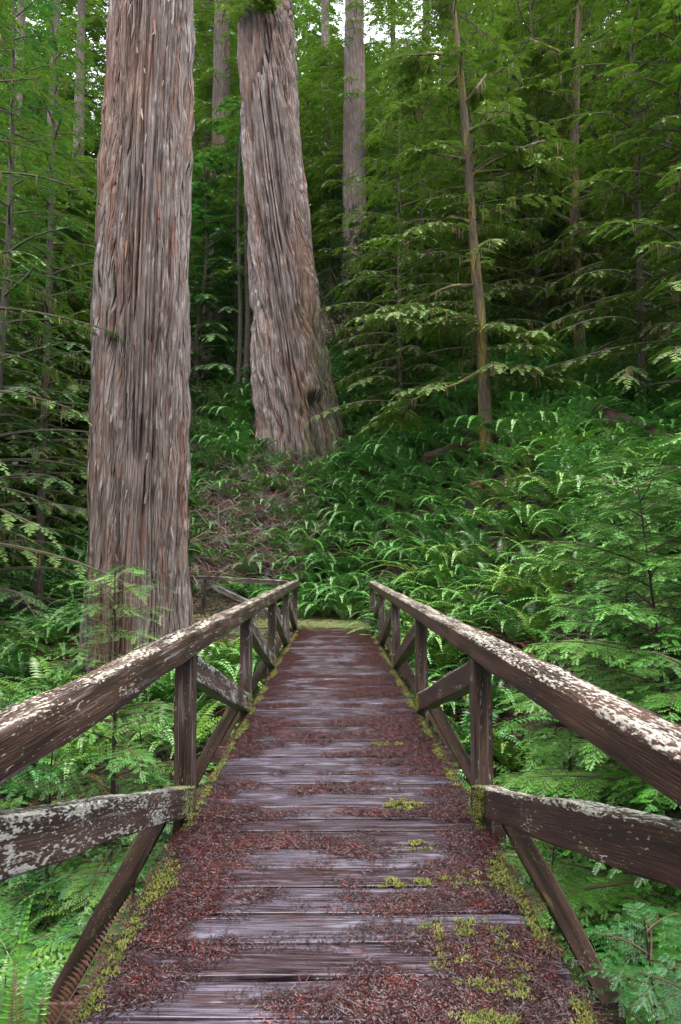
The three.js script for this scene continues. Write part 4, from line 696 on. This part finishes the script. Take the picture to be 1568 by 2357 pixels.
// ---------------------------------------------------------------- on the deck: redwood needle litter and moss
{
  const clump = (s, bits, R, lmin, lmax, w, needles) => {
    seed(s); const F = new Faces();
    for (let i = 0; i < bits; i++) {
      const a = rr(0, 6.28), r = R * Math.sqrt(rnd()), o = V(Math.cos(a) * r, rr(0.001, 0.006), Math.sin(a) * r), b = rr(0, 6.28), l = rr(lmin, lmax), dir = V(Math.cos(b), rr(-0.1, 0.16), Math.sin(b)), sd = V(-Math.sin(b), rr(-0.4, 0.4), Math.cos(b)).normalize().multiplyScalar(w * rr(0.6, 1.4)), c = vary(pick([[1, 0.5, 0.42], [0.55, 0.34, 0.33], [0.4, 0.28, 0.3], [1.3, 0.5, 0.3], [0.7, 0.48, 0.45]]), 0.3);
      const m = o.clone().addScaledVector(dir, l / 2).add(V(0, 0.002, 0)), t = o.clone().addScaledVector(dir, l); t.y = Math.max(t.y - 0.003, 0.0008);
      F.quad(o.clone().add(sd), o.clone().sub(sd), m.clone().sub(sd), m.clone().add(sd), c); F.tri(m.clone().add(sd), m.clone().sub(sd), t, c);
      if (i % 3 === 0) for (let k = 0; k < needles; k++) { const p = o.clone().lerp(t, (k + 0.5) / needles), s = k % 2 ? 1 : -1, n = V(-Math.sin(b) * s, rr(0, 0.3), Math.cos(b) * s).addScaledVector(dir, 0.7).normalize(); F.tri(p.clone().addScaledVector(dir, 0.0018), p.clone().addScaledVector(dir, -0.0018), p.clone().addScaledVector(n, rr(0.008, 0.014)), c); }
    }
    return F.build();
  };
  seed(160);
  const cover = (x, d, pl) => { // how much litter lies at a place on the deck
    const f = (d - pl.d0) / (pl.d1 - pl.d0), edge = ss(0.35, 0.75, Math.abs(x + 0.05)) * 0.5, patch = 0.75 * f3(x * 1.3, d * 2.6, 4.4, 3) + 0.35 * n3(x * 4, d * 14, 8);
    return clamp(0.42 + edge + 2.0 * patch - 0.75 * (pl.open > 0.55 ? pl.open : 0) * (1 - Math.abs(2 * f - 1) ** 2) - 0.12 * (1 - Math.abs(2 * f - 1)));
  };
  const fine = [], coarse = [];
  for (let i = 0; i < 52000; i++) { const d = 0.6 + (END - 0.6) * rnd() ** 1.25, x = rr(-1, 1) * (wide(d) + 0.01), pl = deckY(d); if (!pl) continue; const c = cover(x, d, pl); if (rnd() > ss(0.15, 0.85, c)) continue; if (Math.min(d - pl.d0, pl.d1 - d) < 0.022 && rnd() < 0.55) continue; const k = rr(0.75, 1.25) , red = rnd() < 0.16 ? 1.7 : 1; (rnd() < 0.8 ? fine : coarse).push({ p: V(x, pl.y + 0.001 + 0.003 * c * rnd(), -d), ry: rr(0, 6.28), s: rr(0.75, 1.25), c: [0.041 * k * red * red, 0.02 * k * red, 0.021 * k] }); }
  for (let i = 0; i < 2600; i++) { const d = END - 0.1 + 1.6 * rnd() ** 2, x = rr(-0.95, 0.9) * (1 + (d - END) * 0.3); if (rnd() < 0.35 * (d - END) + 0.9 * ss(0, 0.3, n3(x * 2.2, d * 2.2, 6))) continue; const k = rr(0.75, 1.25); fine.push({ p: V(x, H(x, d) + (d < END + 0.15 ? 0.05 : 0.03), -d), ry: rr(0, 6.28), s: rr(0.8, 1.4), c: [0.056 * k, 0.027 * k, 0.026 * k] }); }
  scatter('needle_litter', clump(161, 26, 0.06, 0.012, 0.042, 0.0017, 3), M.litter, fine, 'fine dark red needle litter strewn over the bridge planks', 'litter');
  scatter('twig_litter', clump(162, 9, 0.07, 0.03, 0.075, 0.0014, 8), M.litter, coarse, 'coarser reddish twigs and needle sprays lying on the bridge planks', 'litter');
  // moss: cushions along the deck edges, on brace feet and in patches on the right
  seed(163); const T = new Faces(); for (let i = 0; i < 26; i++) { const a = rr(0, 6.28), r = 0.016 * Math.sqrt(rnd()), o = V(Math.cos(a) * r, 0, Math.sin(a) * r), e = rr(0, 6.28), d = V(Math.cos(e) * 0.7, rr(0.5, 1), Math.sin(e) * 0.7).normalize(); T.leaf(o, d, V(-Math.sin(e), 0, Math.cos(e)), rr(0.008, 0.017), 0.005, vary([1, 1, 1], 0.25)); }
  const tuft = T.build(), L = [], mc = () => vary(pick([[0.1, 0.115, 0.014], [0.075, 0.1, 0.012], [0.14, 0.14, 0.03], [0.06, 0.06, 0.012]]), 0.3);
  for (let i = 0; i < 19000; i++) { const d = 0.8 + (END - 0.8) * rnd() ** 1.3, s = rnd() < 0.5 ? -1 : 1, dens = ss(-0.3, 0.35, n3(d * 1.7, s * 4, 2) - 0.04), inx = Math.abs(rr(0, 1) * rr(0, 1)) * (0.04 + 0.1 * dens) * (d < 4 ? 1 : 0.7); if (rnd() > dens) continue; const x = s * (wide(d) + 0.012 - inx), pl = deckY(d); if (!pl) continue; L.push({ p: V(x, pl.y + 0.002 + (inx < 0.02 ? -rr(0, 0.02) : rr(0, 0.008)), -d), ry: rr(0, 6.28), rz: inx < 0.02 ? -s * 0.7 : 0, s: rr(0.7, 1.3), c: mc() }); }
  for (const [cx, cd, rx, rd, n] of [[0.5, 2.32, 0.14, 0.05, 260], [0.62, 2.5, 0.12, 0.08, 160], [0.52, 2.9, 0.2, 0.06, 150], [0.42, 4.3, 0.12, 0.1, 300], [0.62, 3.3, 0.12, 0.12, 120], [0.3, 3.28, 0.16, 0.04, 130], [0.45, 5.7, 0.14, 0.06, 120], [0.45, 3.7, 0.1, 0.05, 80], [0.55, 2.7, 0.2, 0.2, 120]]) for (let i = 0; i < n; i++) { const a = rr(0, 6.28), r = Math.sqrt(rnd()), x = cx + Math.cos(a) * r * rx, d = cd + Math.sin(a) * r * rd, pl = deckY(d); if (pl && Math.abs(x) < wide(d) && n3(x * 16, d * 20, 3) + 0.5 * n3(x * 40, d * 40, 5) > 0.05) L.push({ p: V(x, pl.y + rr(0.001, 0.008), -d), ry: rr(0, 6.28), s: rr(0.7, 1.2), c: mc() }); }
  for (const s of [-1, 1]) for (const e of [4.21, 6.98, 9.68]) for (let i = 0; i < (s > 0 ? 420 : 260); i++) { const u = rr(0, 1) ** 2 * 0.22, x = s * (wide(e) + 0.055) + rr(-0.06, 0.06), y0 = 0.085 + u * 0.28, side = rnd() < 0.65; L.push({ p: side ? V(s * (wide(e) + 0.0), y0 + rr(-0.075, 0.07), -e + 0.08 + u) : V(x, y0 + 0.078, -e + 0.08 + u), rz: side ? s * 1.3 : 0, ry: rr(0, 6.28), s: rr(0.6, 1.2), c: s > 0 ? mc() : vary([0.13, 0.14, 0.06], 0.25) }); }
  scatter('moss', tuft, M.moss, L, 'yellow green moss cushions along the deck edges and on the brace feet', 'moss');
}
renderer.render(scene, camera);
